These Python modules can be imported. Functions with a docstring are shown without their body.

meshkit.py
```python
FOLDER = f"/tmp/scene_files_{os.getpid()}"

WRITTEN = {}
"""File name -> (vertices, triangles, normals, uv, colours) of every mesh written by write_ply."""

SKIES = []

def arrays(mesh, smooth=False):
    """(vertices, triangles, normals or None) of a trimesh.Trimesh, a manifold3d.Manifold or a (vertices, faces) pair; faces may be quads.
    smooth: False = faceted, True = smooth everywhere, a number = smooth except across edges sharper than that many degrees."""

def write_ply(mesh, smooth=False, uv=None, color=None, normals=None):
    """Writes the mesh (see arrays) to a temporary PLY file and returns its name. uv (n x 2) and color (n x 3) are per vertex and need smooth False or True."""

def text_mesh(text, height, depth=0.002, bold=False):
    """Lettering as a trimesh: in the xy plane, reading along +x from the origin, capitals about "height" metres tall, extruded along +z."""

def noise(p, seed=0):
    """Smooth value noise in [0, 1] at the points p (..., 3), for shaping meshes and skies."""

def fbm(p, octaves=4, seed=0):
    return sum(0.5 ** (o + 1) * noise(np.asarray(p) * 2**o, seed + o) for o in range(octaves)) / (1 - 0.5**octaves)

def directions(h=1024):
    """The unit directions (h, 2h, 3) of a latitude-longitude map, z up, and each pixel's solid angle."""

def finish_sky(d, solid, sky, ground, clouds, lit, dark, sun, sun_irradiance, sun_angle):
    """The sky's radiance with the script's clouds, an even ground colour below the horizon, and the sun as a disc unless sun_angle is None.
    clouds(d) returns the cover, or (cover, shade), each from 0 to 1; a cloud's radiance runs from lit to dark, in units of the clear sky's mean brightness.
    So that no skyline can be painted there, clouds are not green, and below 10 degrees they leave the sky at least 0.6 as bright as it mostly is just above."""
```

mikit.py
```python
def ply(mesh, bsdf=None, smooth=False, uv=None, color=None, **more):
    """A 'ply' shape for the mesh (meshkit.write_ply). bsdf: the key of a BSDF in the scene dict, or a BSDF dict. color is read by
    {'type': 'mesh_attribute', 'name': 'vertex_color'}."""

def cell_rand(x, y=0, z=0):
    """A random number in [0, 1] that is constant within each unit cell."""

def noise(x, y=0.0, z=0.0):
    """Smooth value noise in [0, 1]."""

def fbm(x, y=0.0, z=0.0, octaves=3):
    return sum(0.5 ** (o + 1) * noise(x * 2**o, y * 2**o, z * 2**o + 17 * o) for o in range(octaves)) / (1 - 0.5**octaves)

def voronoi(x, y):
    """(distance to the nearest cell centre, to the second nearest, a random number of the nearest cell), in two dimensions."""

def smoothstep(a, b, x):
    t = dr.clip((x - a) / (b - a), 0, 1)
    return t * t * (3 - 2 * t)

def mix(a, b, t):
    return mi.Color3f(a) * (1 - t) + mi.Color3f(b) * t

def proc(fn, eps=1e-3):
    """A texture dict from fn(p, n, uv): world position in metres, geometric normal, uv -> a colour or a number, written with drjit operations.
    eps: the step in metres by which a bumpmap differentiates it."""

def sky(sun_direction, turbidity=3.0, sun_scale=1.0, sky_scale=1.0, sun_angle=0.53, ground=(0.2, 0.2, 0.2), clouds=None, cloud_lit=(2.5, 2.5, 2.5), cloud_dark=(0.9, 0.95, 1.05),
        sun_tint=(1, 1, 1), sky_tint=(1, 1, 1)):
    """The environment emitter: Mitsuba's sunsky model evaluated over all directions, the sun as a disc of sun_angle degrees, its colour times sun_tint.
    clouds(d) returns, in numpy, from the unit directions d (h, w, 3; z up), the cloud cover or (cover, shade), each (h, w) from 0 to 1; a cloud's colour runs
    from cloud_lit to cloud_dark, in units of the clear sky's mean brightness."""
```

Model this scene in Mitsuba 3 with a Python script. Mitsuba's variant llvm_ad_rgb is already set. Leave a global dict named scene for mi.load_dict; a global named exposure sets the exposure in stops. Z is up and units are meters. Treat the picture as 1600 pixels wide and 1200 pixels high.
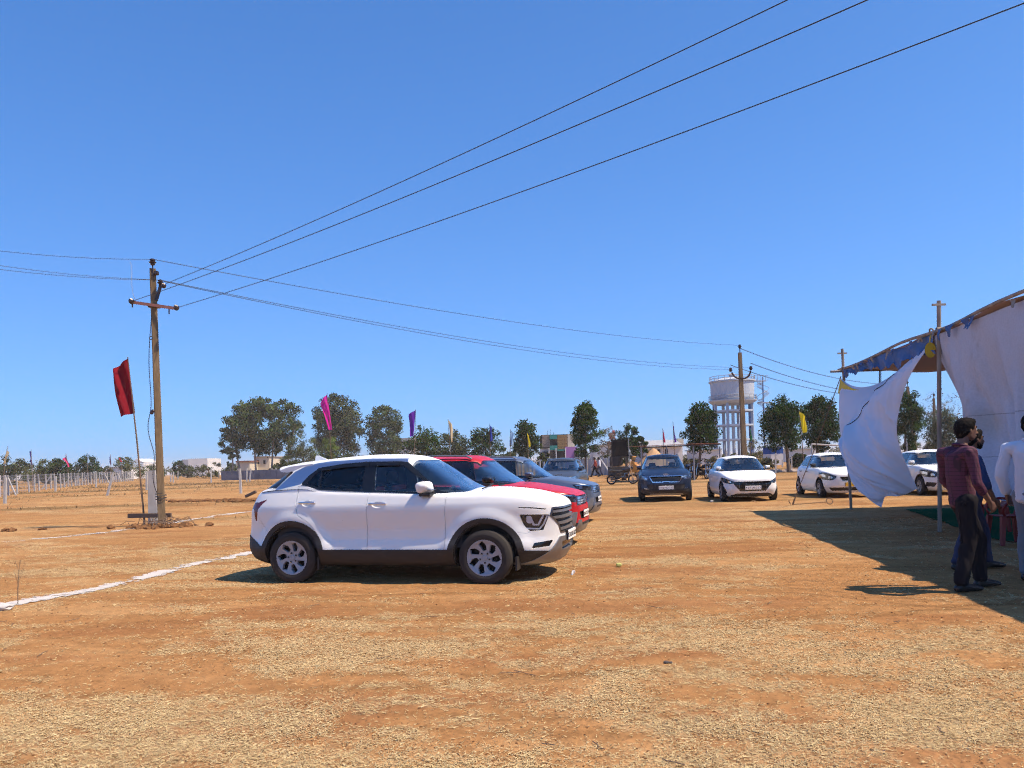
import math, numpy as np, trimesh, manifold3d as m3, shapely, shapely.geometry as sg, shapely.ops
import drjit as dr, mitsuba as mi, mikit, meshkit
from mikit import ply, proc
T = mi.ScalarTransform4f
scene, labels = {}, {}

# ---------------------------------------------------------------- camera, sky, exposure
EYE = 1.45                      # eye height
FOC, PX, PY, ROLL = 1200.0, 800.0, 725.0, math.radians(1.8)   # focal length and horizon of the 1600 x 1200 photograph
scene['camera'] = {'type': 'perspective', 'fov': math.degrees(2 * math.atan(800 / FOC)), 'fov_axis': 'x',
                   'principal_point_offset_x': 0.0, 'principal_point_offset_y': -(PY - 600) / 1200,
                   'near_clip': 0.1, 'far_clip': 6000.0,
                   'to_world': T().look_at([0, 0, EYE], [0, 10, EYE], [math.sin(ROLL), 0, math.cos(ROLL)])}
SUN = np.array([0.62, -0.18, 1.0])
scene['sky'] = mikit.sky(SUN.tolist(), turbidity=4.0, ground=(0.28, 0.17, 0.085), sky_tint=(0.66, 1.21, 1.88), sun_tint=(1.50, 1.43, 1.38))
exposure = 1.58
# ---------------------------------------------------------------- helpers
rng = np.random.default_rng(7)
CR, SR = math.cos(ROLL), math.sin(ROLL)

def ray(px, py):
    u, v = (px - PX) / FOC, (PY - py) / FOC
    return u * CR + v * SR, -u * SR + v * CR

def at(px, py, d):
    """The point at distance d whose photograph position is (px, py)."""
    a, b = ray(px, py)
    return np.array([a * d, d, EYE + b * d])

def ss(a, b, x):
    t = np.clip((np.asarray(x, float) - a) / (b - a), 0, 1)
    return t * t * (3 - 2 * t)

def n_rand(x, y):
    """mikit.cell_rand in numpy (z = 0)."""
    M = np.uint64(0xFFFFFFFF)
    X, Y, Z = ((np.floor(np.asarray(v, float)).astype(np.int64) + 1000000).astype(np.uint64) for v in (x, y, np.zeros_like(np.asarray(x, float))))
    h = (X * np.uint64(374761393) + Y * np.uint64(668265263) + Z * np.uint64(2147483647)) & M
    h = ((h ^ (h >> np.uint64(13))) * np.uint64(1274126177)) & M
    return ((h ^ (h >> np.uint64(16))) & np.uint64(0xFFFFFF)).astype(float) / 16777215.0

def n_noise(x, y):
    x, y = np.asarray(x, float), np.asarray(y, float)
    i, j = np.floor(x), np.floor(y)
    s, t = x - i, y - j
    s, t = s * s * (3 - 2 * s), t * t * (3 - 2 * t)
    lo = n_rand(i, j) * (1 - s) + n_rand(i + 1, j) * s
    hi = n_rand(i, j + 1) * (1 - s) + n_rand(i + 1, j + 1) * s
    return lo * (1 - t) + hi * t

def gz_far(x, y):
    return 0.62 * ss(28, 170, y) + 0 * np.asarray(x)

def gz(x, y):
    """Height of the ground."""
    x, y = np.asarray(x, float), np.asarray(y, float)
    near = 1 - ss(30, 60, y)
    r = (n_noise(x * 1.3 + 7, y * 1.3) - .5) * .028 + (n_noise(x * 5 + 3, y * 5) - .5) * .012
    r = r + 0.10 * ss(.62, .8, n_noise(x * .05 + 31, y * .33 + 9)) * ss(30, 40, y) * (1 - ss(110, 130, y)) * ss(-4, -10, x)
    return gz_far(x, y) + r * (near * .8 + .2)

def foot(px, d):
    """Ground point at distance d below the photograph column px."""
    h = 0.0
    for _ in range(4):
        b = (h - EYE) / d
        a = ((px - PX) / FOC + b * SR) / CR
        h = float(gz(a * d, d))
    return np.array([a * d, d, h])

def mesh_of(m):
    if hasattr(m, 'to_mesh'):
        q = m.to_mesh()
        return trimesh.Trimesh(np.array(q.vert_properties[:, :3], float), np.array(q.tri_verts), process=False)
    if isinstance(m, (tuple, list)):
        v, f = np.asarray(m[0], float), np.asarray(m[1], int)
        if f.shape[1] == 4:
            f = np.vstack([f[:, [0, 1, 2]], f[:, [0, 2, 3]]])
        return trimesh.Trimesh(v, f, process=False)
    return m

def cat(*ms):
    ms = [mesh_of(m) for x in ms for m in (x if isinstance(x, list) else [x])]
    return trimesh.util.concatenate(ms) if len(ms) > 1 else ms[0]

def man(mesh):
    mesh = mesh_of(mesh)
    return m3.Manifold(m3.Mesh(np.asarray(mesh.vertices, np.float32), np.asarray(mesh.faces, np.uint32)))

def moved(m, x=0, y=0, z=0, rx=0, ry=0, rz=0, s=None):
    m = mesh_of(m).copy()
    if s is not None:
        m.vertices = m.vertices * np.asarray(s, float)
        if np.prod(np.asarray(s, float) * np.ones(3)) < 0:
            m.invert()
    M = trimesh.transformations.euler_matrix(rx, ry, rz, 'sxyz')
    m.vertices = m.vertices @ M[:3, :3].T + [x, y, z]
    return m

def box(dx, dy, dz, x=0, y=0, z=0, bev=0.0):
    """Box centred in x and y, standing on z, edges chamfered by bev."""
    if not bev:
        return trimesh.Trimesh(*_unit_box(dx, dy, dz, x, y, z), process=False)
    h = []
    for a in (-1, 1):
        for b in (-1, 1):
            for c in (-1, 1):
                p = np.array([a * dx / 2, b * dy / 2, c * dz / 2])
                for k in range(3):
                    q = p.copy()
                    for m in range(3):
                        if m != k:
                            q[m] -= np.sign(q[m]) * bev
                    h.append(q)
    g = trimesh.Trimesh(*_hull(np.array(h)), process=False)
    g.vertices = g.vertices + [x, y, z + dz / 2]
    return g

def _hull(p):
    q = m3.Manifold.hull_points(np.asarray(p, np.float32)).to_mesh()
    return np.array(q.vert_properties[:, :3], float), np.array(q.tri_verts)

def _unit_box(dx, dy, dz, x, y, z):
    b = trimesh.creation.box([dx, dy, dz])
    return b.vertices + [x, y, z + dz / 2], b.faces

def hull(p):
    return trimesh.Trimesh(*_hull(np.asarray(p, float)), process=False)

def rbox(dx, dy, dz, r, x=0, y=0, z=0, n=12):
    """Box with rounded edges, centred in x and y, standing on z."""
    s = mesh_of(m3.Manifold.sphere(r, n)).vertices
    p = [s + [a * (dx / 2 - r), b * (dy / 2 - r), c * (dz / 2 - r)] for a in (-1, 1) for b in (-1, 1) for c in (-1, 1)]
    g = hull(np.vstack(p))
    g.vertices = g.vertices + [x, y, z + dz / 2]
    return g

def tube(pts, rad, n=8, cap=True):
    """Tube along pts with radius rad (a number or one per point)."""
    p = np.asarray(pts, float)
    r = np.broadcast_to(np.asarray(rad, float), len(p))
    t = np.gradient(p, axis=0)
    t /= np.linalg.norm(t, axis=1, keepdims=True) + 1e-12
    u = np.cross(t[0], [0, 0, 1] if abs(t[0][2]) < .9 else [1, 0, 0])
    V = []
    for k in range(len(p)):
        u = u - t[k] * (u @ t[k]); u /= np.linalg.norm(u)
        w = np.cross(t[k], u)
        a = np.arange(n) * 2 * np.pi / n
        V.append(p[k] + r[k] * (np.cos(a)[:, None] * u + np.sin(a)[:, None] * w))
    V = np.vstack(V)
    k, i = np.meshgrid(np.arange(len(p) - 1), np.arange(n), indexing='ij')
    a, b = (k * n + i).ravel(), (k * n + (i + 1) % n).ravel()
    F = [np.stack([a, b, b + n], 1), np.stack([a, b + n, a + n], 1)]
    if cap:
        V = np.vstack([V, p[:1], p[-1:]])
        i = np.arange(n); c0, c1 = len(V) - 2, len(V) - 1; o = (len(p) - 1) * n
        F += [np.stack([(i + 1) % n, i, i * 0 + c0], 1), np.stack([o + i, o + (i + 1) % n, i * 0 + c1], 1)]
    return trimesh.Trimesh(V, np.vstack(F), process=False)

def spline(pts, n):
    from scipy.interpolate import CubicSpline
    p = np.asarray(pts, float)
    t = np.r_[0, np.cumsum(np.linalg.norm(np.diff(p, axis=0), axis=1))]
    return CubicSpline(t, p)(np.linspace(0, t[-1], n))

def cyl(r, h, n=24, r2=None):
    """Cylinder standing on z = 0."""
    return mesh_of(m3.Manifold.cylinder(h, r, r if r2 is None else r2, n))

def along(mesh, p, q):
    """Moves a mesh built along +z from the origin so that it runs from p towards q."""
    p, q = np.asarray(p, float), np.asarray(q, float)
    d = (q - p) / np.linalg.norm(q - p)
    M = trimesh.geometry.align_vectors([0, 0, 1], d)
    g = mesh_of(mesh).copy()
    g.vertices = g.vertices @ M[:3, :3].T + p
    return g

def bar(p, q, w, h=None, bev=0):
    L = np.linalg.norm(np.asarray(q, float) - p)
    return along(box(w, h or w, L, bev=bev), p, q)

def grid(P):
    """Mesh of a grid of points (n, m, 3)."""
    n, m = P.shape[:2]
    i, j = np.meshgrid(np.arange(n - 1), np.arange(m - 1), indexing='ij')
    a = (i * m + j).ravel()
    return trimesh.Trimesh(P.reshape(-1, 3), np.vstack([np.stack([a, a + m, a + m + 1], 1), np.stack([a, a + m + 1, a + 1], 1)]), process=False)

def sheet(P, th):
    """Grid of points as a sheet of real thickness."""
    g = grid(P)
    n = np.array(g.vertex_normals)
    v = np.vstack([g.vertices + n * th / 2, g.vertices - n * th / 2])
    N = len(g.vertices)
    f = [g.faces, g.faces[:, ::-1] + N]
    a, b = P.shape[:2]
    idx = np.arange(N).reshape(a, b)
    rim = np.r_[idx[0, :], idx[1:, -1], idx[-1, -2::-1], idx[-2:0:-1, 0]]
    r2 = np.roll(rim, -1)
    f += [np.stack([rim, r2, r2 + N], 1)[:, ::-1], np.stack([rim, r2 + N, rim + N], 1)[:, ::-1]]
    return trimesh.Trimesh(v, np.vstack(f), process=False)

def lathe(prof, n=32):
    """Revolves (radius, z) pairs about z."""
    p = np.asarray(prof, float)
    a = np.arange(n) * 2 * np.pi / n
    V = np.stack([p[:, None, 0] * np.cos(a), p[:, None, 0] * np.sin(a), np.broadcast_to(p[:, None, 1], (len(p), n))], -1).reshape(-1, 3)
    k, i = np.meshgrid(np.arange(len(p) - 1), np.arange(n), indexing='ij')
    A, B = (k * n + i).ravel(), (k * n + (i + 1) % n).ravel()
    return trimesh.Trimesh(V, np.vstack([np.stack([A, B, B + n], 1), np.stack([A, B + n, A + n], 1)]), process=False)

# names, labels -------------------------------------------------
def fresh(key):
    if key not in _used:
        _used.add(key); return key
    k = 1
    while f'{key}_{k:03d}' in _used:
        k += 1
    key = f'{key}_{k:03d}'
    _used.add(key); return key
_used = set()

def thing(name, label, cat_=None, group=None, kind=None):
    key = fresh(name)
    labels[key] = {'label': label}
    if cat_: labels[key]['category'] = cat_
    if group: labels[key]['group'] = group
    if kind: labels[key]['kind'] = kind
    return key

def put(parent, name, mesh, mat, smooth=False, to=None, label=None, kind=None, color=None):
    """One mesh as a part of parent; returns its key. mesh may be a ready shape dict."""
    key = fresh(f'{parent}__{name}')
    d = dict(mesh) if isinstance(mesh, dict) else ply(mesh_of(mesh), mat, smooth=smooth, color=color)
    if to is not None: d['to_world'] = to
    scene[key] = d
    if label or kind:
        labels[key] = {k: v for k, v in (('label', label), ('kind', kind)) if v}
    return key

def one(name, mesh, mat, label, cat_=None, group=None, kind=None, smooth=False, to=None, color=None):
    """A thing that is one mesh."""
    key = thing(name, label, cat_, group, kind)
    d = dict(mesh) if isinstance(mesh, dict) else ply(mesh_of(mesh), mat, smooth=smooth, color=color)
    if to is not None: d['to_world'] = to
    scene[key] = d
    return key

# materials ------------------------------------------------------
def rgb(*c): return {'type': 'rgb', 'value': list(map(float, c))}
def mat(name, d): scene['m_' + name] = d
def pr(name, col, rough=.5, two=True, **k):
    d = {'type': 'principled', 'base_color': rgb(*col) if isinstance(col, tuple) else col, 'roughness': rough, **k}
    mat(name, {'type': 'twosided', 'bsdf': d} if two else d)
def diffuse(name, col):
    mat(name, {'type': 'twosided', 'bsdf': {'type': 'diffuse', 'reflectance': rgb(*col) if isinstance(col, tuple) else col}})
VC = {'type': 'mesh_attribute', 'name': 'vertex_color'}

for n_, c_ in dict(white=(.66, .69, .70), red=(.40, .007, .012), blue=(.012, .026, .06), grey=(.13, .17, .25), darkgrey=(.085, .10, .12)).items():
    pr('paint_' + n_, c_, .35 if n_ in ('white', 'red') else .28, two=False, specular=.5, clearcoat=1.0, clearcoat_gloss=.96, metallic=0.0 if n_ in ('white', 'red') else .55)
pr('black_plastic', (.020, .0195, .0195), .6)
pr('black_gloss', (.008, .008, .009), .12, specular=.6)
pr('rubber', (.026, .023, .021), .85)
pr('silver', (.26, .27, .29), .4, metallic=.7)
pr('silver_arch', (.50, .54, .62), .22, metallic=.95, clearcoat=1.0)
pr('alloy', (.29, .32, .36), .42, metallic=.25)
pr('chrome', (.75, .76, .78), .12, metallic=1.0)
pr('dark_chrome', (.28, .29, .31), .22, metallic=.9)
pr('interior', (.032, .032, .034), .85)
pr('seat_red', (.42, .02, .025), .6)
pr('lamp_body', (.30, .32, .36), .2, metallic=.8)
pr('lamp_white', (.62, .66, .72), .25, metallic=.2, clearcoat=1.0); pr('tail_red', (.11, .006, .008), .15, clearcoat=1.0)
pr('amber', (.75, .3, .04), .3)
pr('plate_white', (.78, .78, .76), .4)
pr('plate_yellow', (.80, .48, .03), .4)
diffuse('ink', (.02, .02, .02))
mat('pane', {'type': 'thindielectric', 'int_ior': 1.36, 'specular_transmittance': rgb(.80, .84, .86)})
mat('pane_dark', {'type': 'thindielectric', 'int_ior': 1.36, 'specular_transmittance': rgb(.14, .16, .18)})
mat('lens', {'type': 'thindielectric', 'int_ior': 1.28, 'specular_transmittance': rgb(.9, .92, .95)})
# ---------------------------------------------------------------- the ground
def straw_np(x, y):
    """Where dried grass lies (0..1), the same pattern as in the ground's material."""
    t = y + .12 * x
    a = n_noise(x * .3 + 5.3, t * .62 + 2.1) * .30 + n_noise(x * 1. + 1.7, t * 2.1 + 8.2) * .28 + n_noise(x * 3.1, t * 5.3 + 3.3) * .24 + n_noise(x * 11., t * 14.) * .18
    return ss(.42, .72, a)

def _soil(p, n, uv):
    x, y = p.x, p.y
    N = mikit.noise
    far = mikit.smoothstep(14., 45., y)
    t = y + .12 * x
    a = N(x * .3 + 5.3, t * .62 + 2.1) * .30 + N(x * 1. + 1.7, t * 2.1 + 8.2) * .28 + N(x * 3.1, t * 5.3 + 3.3) * .24 + N(x * 11., t * 14.) * .18
    straw = mikit.smoothstep(.42, .72, a)
    big = N(x * .11 + 3.1, y * .16 + 4.7)
    mid = N(x * .8 + 11., y * 2.1 + 6.)
    fine = N(x * 14., y * 14. + 2.)
    grit = N(x * 60., y * 60.)
    grit2 = N(x * 150. + 9., y * 150.)
    c = mikit.mix([.29, .150, .062], [.37, .214, .096], big)
    tan = mikit.smoothstep(.45, .8, N(x * .5 + 21., t * 1.4 + 4.) * .6 + N(x * 2.1, t * 6. + 9.) * .4)
    c = mikit.mix(c, mi.Color3f(.42, .255, .12), tan * .5)
    # long faint drag marks and tyre tracks
    tr = N(t * 9. + 3. * N(x * .15, y * .2), x * .22) * .6 + N(t * 23., x * .5 + 7.) * .4
    c = c * (1.06 - .16 * mikit.smoothstep(.52, .75, tr))
    for k_, (y0, sl, bend) in enumerate(((5.2, .10, .012), (7.4, -.06, -.010), (11.5, .05, .004), (16.5, .16, -.003))):
        q = y - (y0 + sl * x + bend * x * x) + .12 * (N(x * .6 + 9. * k_, 3.) - .5)
        d_ = dr.minimum(dr.abs(q), dr.abs(q - 1.25))
        band = mikit.smoothstep(.13, .07, d_) * mikit.smoothstep(.35, .6, N(x * .35 + 5. * k_, y * .1))
        tread = .5 + .5 * dr.sin(x * 70. + 3. * dr.sin(q * 40.))
        c = c * (1 - band * (.10 + .14 * tread))
    c = mikit.mix(c, mi.Color3f(.25, .115, .05), mikit.smoothstep(.55, .85, mid) * .55)
    c = c * (.78 + .22 * fine + .22 * grit)
    c = mikit.mix(c, mi.Color3f(.10, .055, .03), mikit.smoothstep(.80, .93, grit2) * .5 * (1 - far))
    s = straw * mikit.smoothstep(.30, .62, fine * .45 + grit * .3 + grit2 * .25 + straw * .12)
    c = mikit.mix(c, mi.Color3f(.47, .375, .215) * (.75 + .45 * grit2), s * .5)
    # bands of dark dried weeds far out
    w = N(x * .05 + 31., y * .33 + 9.)
    w2 = N(x * .7 + 3., y * 1.9)
    weeds = mikit.smoothstep(.5, .72, w * .7 + w2 * .3) * mikit.smoothstep(16., 30., y)
    c = mikit.mix(c, mi.Color3f(.16, .105, .05) * (.7 + .6 * fine), weeds * .75)
    return c

def _soil_bump(p, n, uv):
    N = mikit.noise
    return N(p.x * 22., p.y * 22.) * .010 + N(p.x * 60., p.y * 60.) * .006 + N(p.x * 7., p.y * 7.) * .012

mat('soil', {'type': 'bumpmap', 'arbitrary': proc(_soil_bump, eps=4e-3), 'scale': 1.0,
             'bsdf': {'type': 'twosided', 'bsdf': {'type': 'diffuse', 'reflectance': proc(_soil)}}})

def _graded(lo, hi, near, growth):
    out, s = [0.0], near
    while out[-1] < hi:
        out.append(out[-1] + s); s *= growth
    return np.array(out) + lo
ys = [2.4]
while ys[-1] < 3500:
    ys.append(ys[-1] + max(.06, .0135 * ys[-1]) * (1 if ys[-1] < 200 else 4))
ys = np.r_[-300, -80, -20, -4, 0, 1.2, ys]
xc = np.linspace(-13, 13, 261)
xo = [13.0]
while xo[-1] < 3500:
    xo.append(xo[-1] * 1.02 + .06)
xs = np.r_[-np.array(xo[:0:-1]), xc, xo[1:]]
GX, GY = np.meshgrid(xs, ys, indexing='ij')
one('ground', grid(np.stack([GX, GY, gz(GX, GY)], -1)), 'm_soil', 'bare orange earth with patches of dried grass', kind='structure', smooth=True)

# dried grass lying on the earth: short straw blades
def blades(n, ymin, ymax, seed, dens=1.0):
    r = np.random.default_rng(seed)
    y = ymin * (ymax / ymin) ** r.random(n) if dens == 1 else ymin + (ymax - ymin) * r.random(n)
    x = (r.random(n) - .5) * 1.42 * (y + .3)
    keep = r.random(n) < straw_np(x, y) * .72 + .04
    return x[keep], y[keep], r
bx, by, r_ = blades(620000, 3.4, 17, 3)
L = r_.uniform(.008, .030, len(bx)) * (1 + .03 * by) * np.where(r_.random(len(bx)) < .04, 2.2, 1)
W = r_.uniform(.0010, .0019, len(bx)) * (1 + .12 * by)
az = r_.uniform(0, 2 * np.pi, len(bx)); up = np.abs(r_.normal(0, .11, len(bx)))
d_ = np.stack([np.cos(az), np.sin(az), up], 1); s_ = np.stack([-np.sin(az), np.cos(az), r_.normal(0, .5, len(bx))], 1)
P0 = np.stack([bx, by, gz(bx, by) + r_.uniform(.001, .009, len(bx))], 1)
V = np.stack([P0 - s_ * W[:, None], P0 + s_ * W[:, None], P0 + d_ * L[:, None]], 1)
tone = r_.uniform(0, 1, len(bx))[:, None]
C = np.array([.64, .52, .29]) * (1 - tone) + np.array([.43, .325, .165]) * tone
C = np.where(r_.random(len(bx))[:, None] < .06, np.array([.14, .09, .05]), C)
mat('straw', {'type': 'twosided', 'bsdf': {'type': 'diffuse', 'reflectance': VC}})
one('dry_grass', trimesh.Trimesh(V.reshape(-1, 3), np.arange(3 * len(bx)).reshape(-1, 3), process=False), 'm_straw',
    'pale dried grass lying in patches on the orange earth', kind='stuff', color=np.repeat(C, 3, 0))
# ---------------------------------------------------------------- cars
# A car's frame: x forward, y to its left, z up, origin on the ground midway between the axles.
def interp(tab, x):
    from scipy.interpolate import PchipInterpolator
    t = np.asarray(tab, float)
    x = np.clip(x, t[0, 0], t[-1, 0])
    return PchipInterpolator(t[:, 0], t[:, 1])(x)

def superring(M, nf, nr, sx, sy):
    th = np.linspace(0, np.pi, 6000)
    c, s = np.cos(th), np.sin(th)
    n = np.where(c > 0, nf, nr)
    xi, et = np.sign(c) * np.abs(c) ** (2 / n), np.abs(s) ** (2 / n)
    t = np.r_[0, np.cumsum(np.hypot(np.diff(xi) * sx, np.diff(et) * sy))]
    q = np.linspace(0, t[-1], M // 2 + 1)
    xi, et = np.interp(q, t, xi), np.interp(q, t, et)
    et[0] = et[-1] = 0
    return np.r_[xi, xi[-2:0:-1]], np.r_[et, -et[-2:0:-1]]

def capped(R, K, crown):
    """Closed loft from rings R (levels, M, 3), ring symmetric in y; the top is bridged across with a crown, the bottom flat."""
    Tn, M = R.shape[:2]
    V, F = [R.reshape(-1, 3)], []
    t, i = np.meshgrid(np.arange(Tn - 1), np.arange(M), indexing='ij')
    a, b = (t * M + i).ravel(), (t * M + (i + 1) % M).ravel()
    F += [np.stack([a, b, b + M], 1), np.stack([a, b + M, a + M], 1)]
    nxt = Tn * M
    for lev, k_, flip in ((Tn - 1, K, False), (0, 2, True)):
        h = M // 2
        i = np.arange(h + 1)
        ids = np.zeros((h + 1, k_ + 1), int)
        ids[:, 0] = lev * M + i
        ids[:, k_] = lev * M + (M - i) % M
        for j in range(1, k_):
            w = j / k_
            p = R[lev, i] * (1 - w) + R[lev, (M - i) % M] * w
            if not flip:
                p[:, 2] += crown(p[:, 0]) * np.minimum(1, (R[lev, i, 1] / np.abs(R[lev, :, 1]).max()) ** 2) * (1 - (2 * w - 1) ** 2)
            V.append(p[1:-1])
            ids[1:-1, j] = nxt + np.arange(h - 1); nxt += h - 1
            ids[0, j], ids[-1, j] = ids[0, 0], ids[-1, 0]
        A, B, C, D = ids[:-1, :-1], ids[1:, :-1], ids[1:, 1:], ids[:-1, 1:]
        f = np.vstack([np.stack([A.ravel(), B.ravel(), C.ravel()], 1), np.stack([A.ravel(), C.ravel(), D.ravel()], 1)])
        f = f[(f[:, 0] != f[:, 1]) & (f[:, 1] != f[:, 2]) & (f[:, 0] != f[:, 2])]
        F.append(f[:, ::-1] if flip else f)
    return trimesh.Trimesh(np.vstack(V), np.vstack(F), process=False)

class Loft:
    """A closed smooth solid that can be had again with its surface moved in by d, normals kept."""
    def __init__(self, mesh):
        self.v, self.f = np.array(mesh.vertices), np.array(mesh.faces)
        n = np.zeros_like(self.v)
        fn = np.cross(self.v[self.f[:, 1]] - self.v[self.f[:, 0]], self.v[self.f[:, 2]] - self.v[self.f[:, 0]])
        for k in range(3): np.add.at(n, self.f[:, k], fn)
        self.n = n / (np.linalg.norm(n, axis=1, keepdims=True) + 1e-20)
        self.made = {}
    def at(self, d):
        if d not in self.made:
            self.made[d] = m3.Manifold(m3.Mesh(np.hstack([self.v - d * self.n, self.n]).astype(np.float32), self.f.astype(np.uint32)))
        return self.made[d]

def smooth_dict(m, material):
    """A manifold that carries the loft's normals -> a shape dict; faces made by cuts get their own flat normals."""
    q = m.to_mesh()
    P = np.array(q.vert_properties, float); F = np.array(q.tri_verts)
    if len(F) == 0: return None
    v = P[:, :3][F]
    fn = np.cross(v[:, 1] - v[:, 0], v[:, 2] - v[:, 0]); fn /= np.linalg.norm(fn, axis=1, keepdims=True) + 1e-20
    n = P[:, 3:6][F] if P.shape[1] >= 6 else np.zeros_like(v)
    ln = np.linalg.norm(n, axis=2, keepdims=True)
    n = n / np.maximum(ln, 1e-9)
    c = (n * fn[:, None]).sum(2, keepdims=True)
    n = np.where(c < -.6, -n, n); c = np.abs(c)
    n = np.where((ln > .3) & (c > .6), n, fn[:, None])
    path = meshkit.write_ply((v.reshape(-1, 3), np.arange(3 * len(F)).reshape(-1, 3)), False, normals=n.reshape(-1, 3))
    return {'type': 'ply', 'filename': path, 'face_normals': False, 'bsdf': {'type': 'ref', 'id': material}}

def rounded(pts, r=.02):
    g = sg.Polygon(pts).buffer(0) if not hasattr(pts, 'geom_type') else pts
    return g.buffer(-r).buffer(2 * r).buffer(-r) if r else g

def prism(g, axis, lo, hi):
    polys = [np.array(q.exterior.coords)[:-1] for q in getattr(g, 'geoms', [g])]
    for q in getattr(g, 'geoms', [g]): polys += [np.array(h.coords)[:-1] for h in q.interiors]
    e = m3.CrossSection([p.tolist() for p in polys], m3.FillRule.EvenOdd).extrude(hi - lo)
    M = {'y': [[1, 0, 0, 0], [0, 0, -1, hi], [0, 1, 0, 0]], 'x': [[0, 0, 1, lo], [1, 0, 0, 0], [0, 1, 0, 0]], 'z': [[1, 0, 0, 0], [0, 1, 0, 0], [0, 0, 1, lo]]}[axis]
    return e.transform(np.array(M, float))

def mirror_poly(g):
    return shapely.affinity.scale(g, -1, 1, origin=(0, 0))
import shapely.affinity

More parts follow.
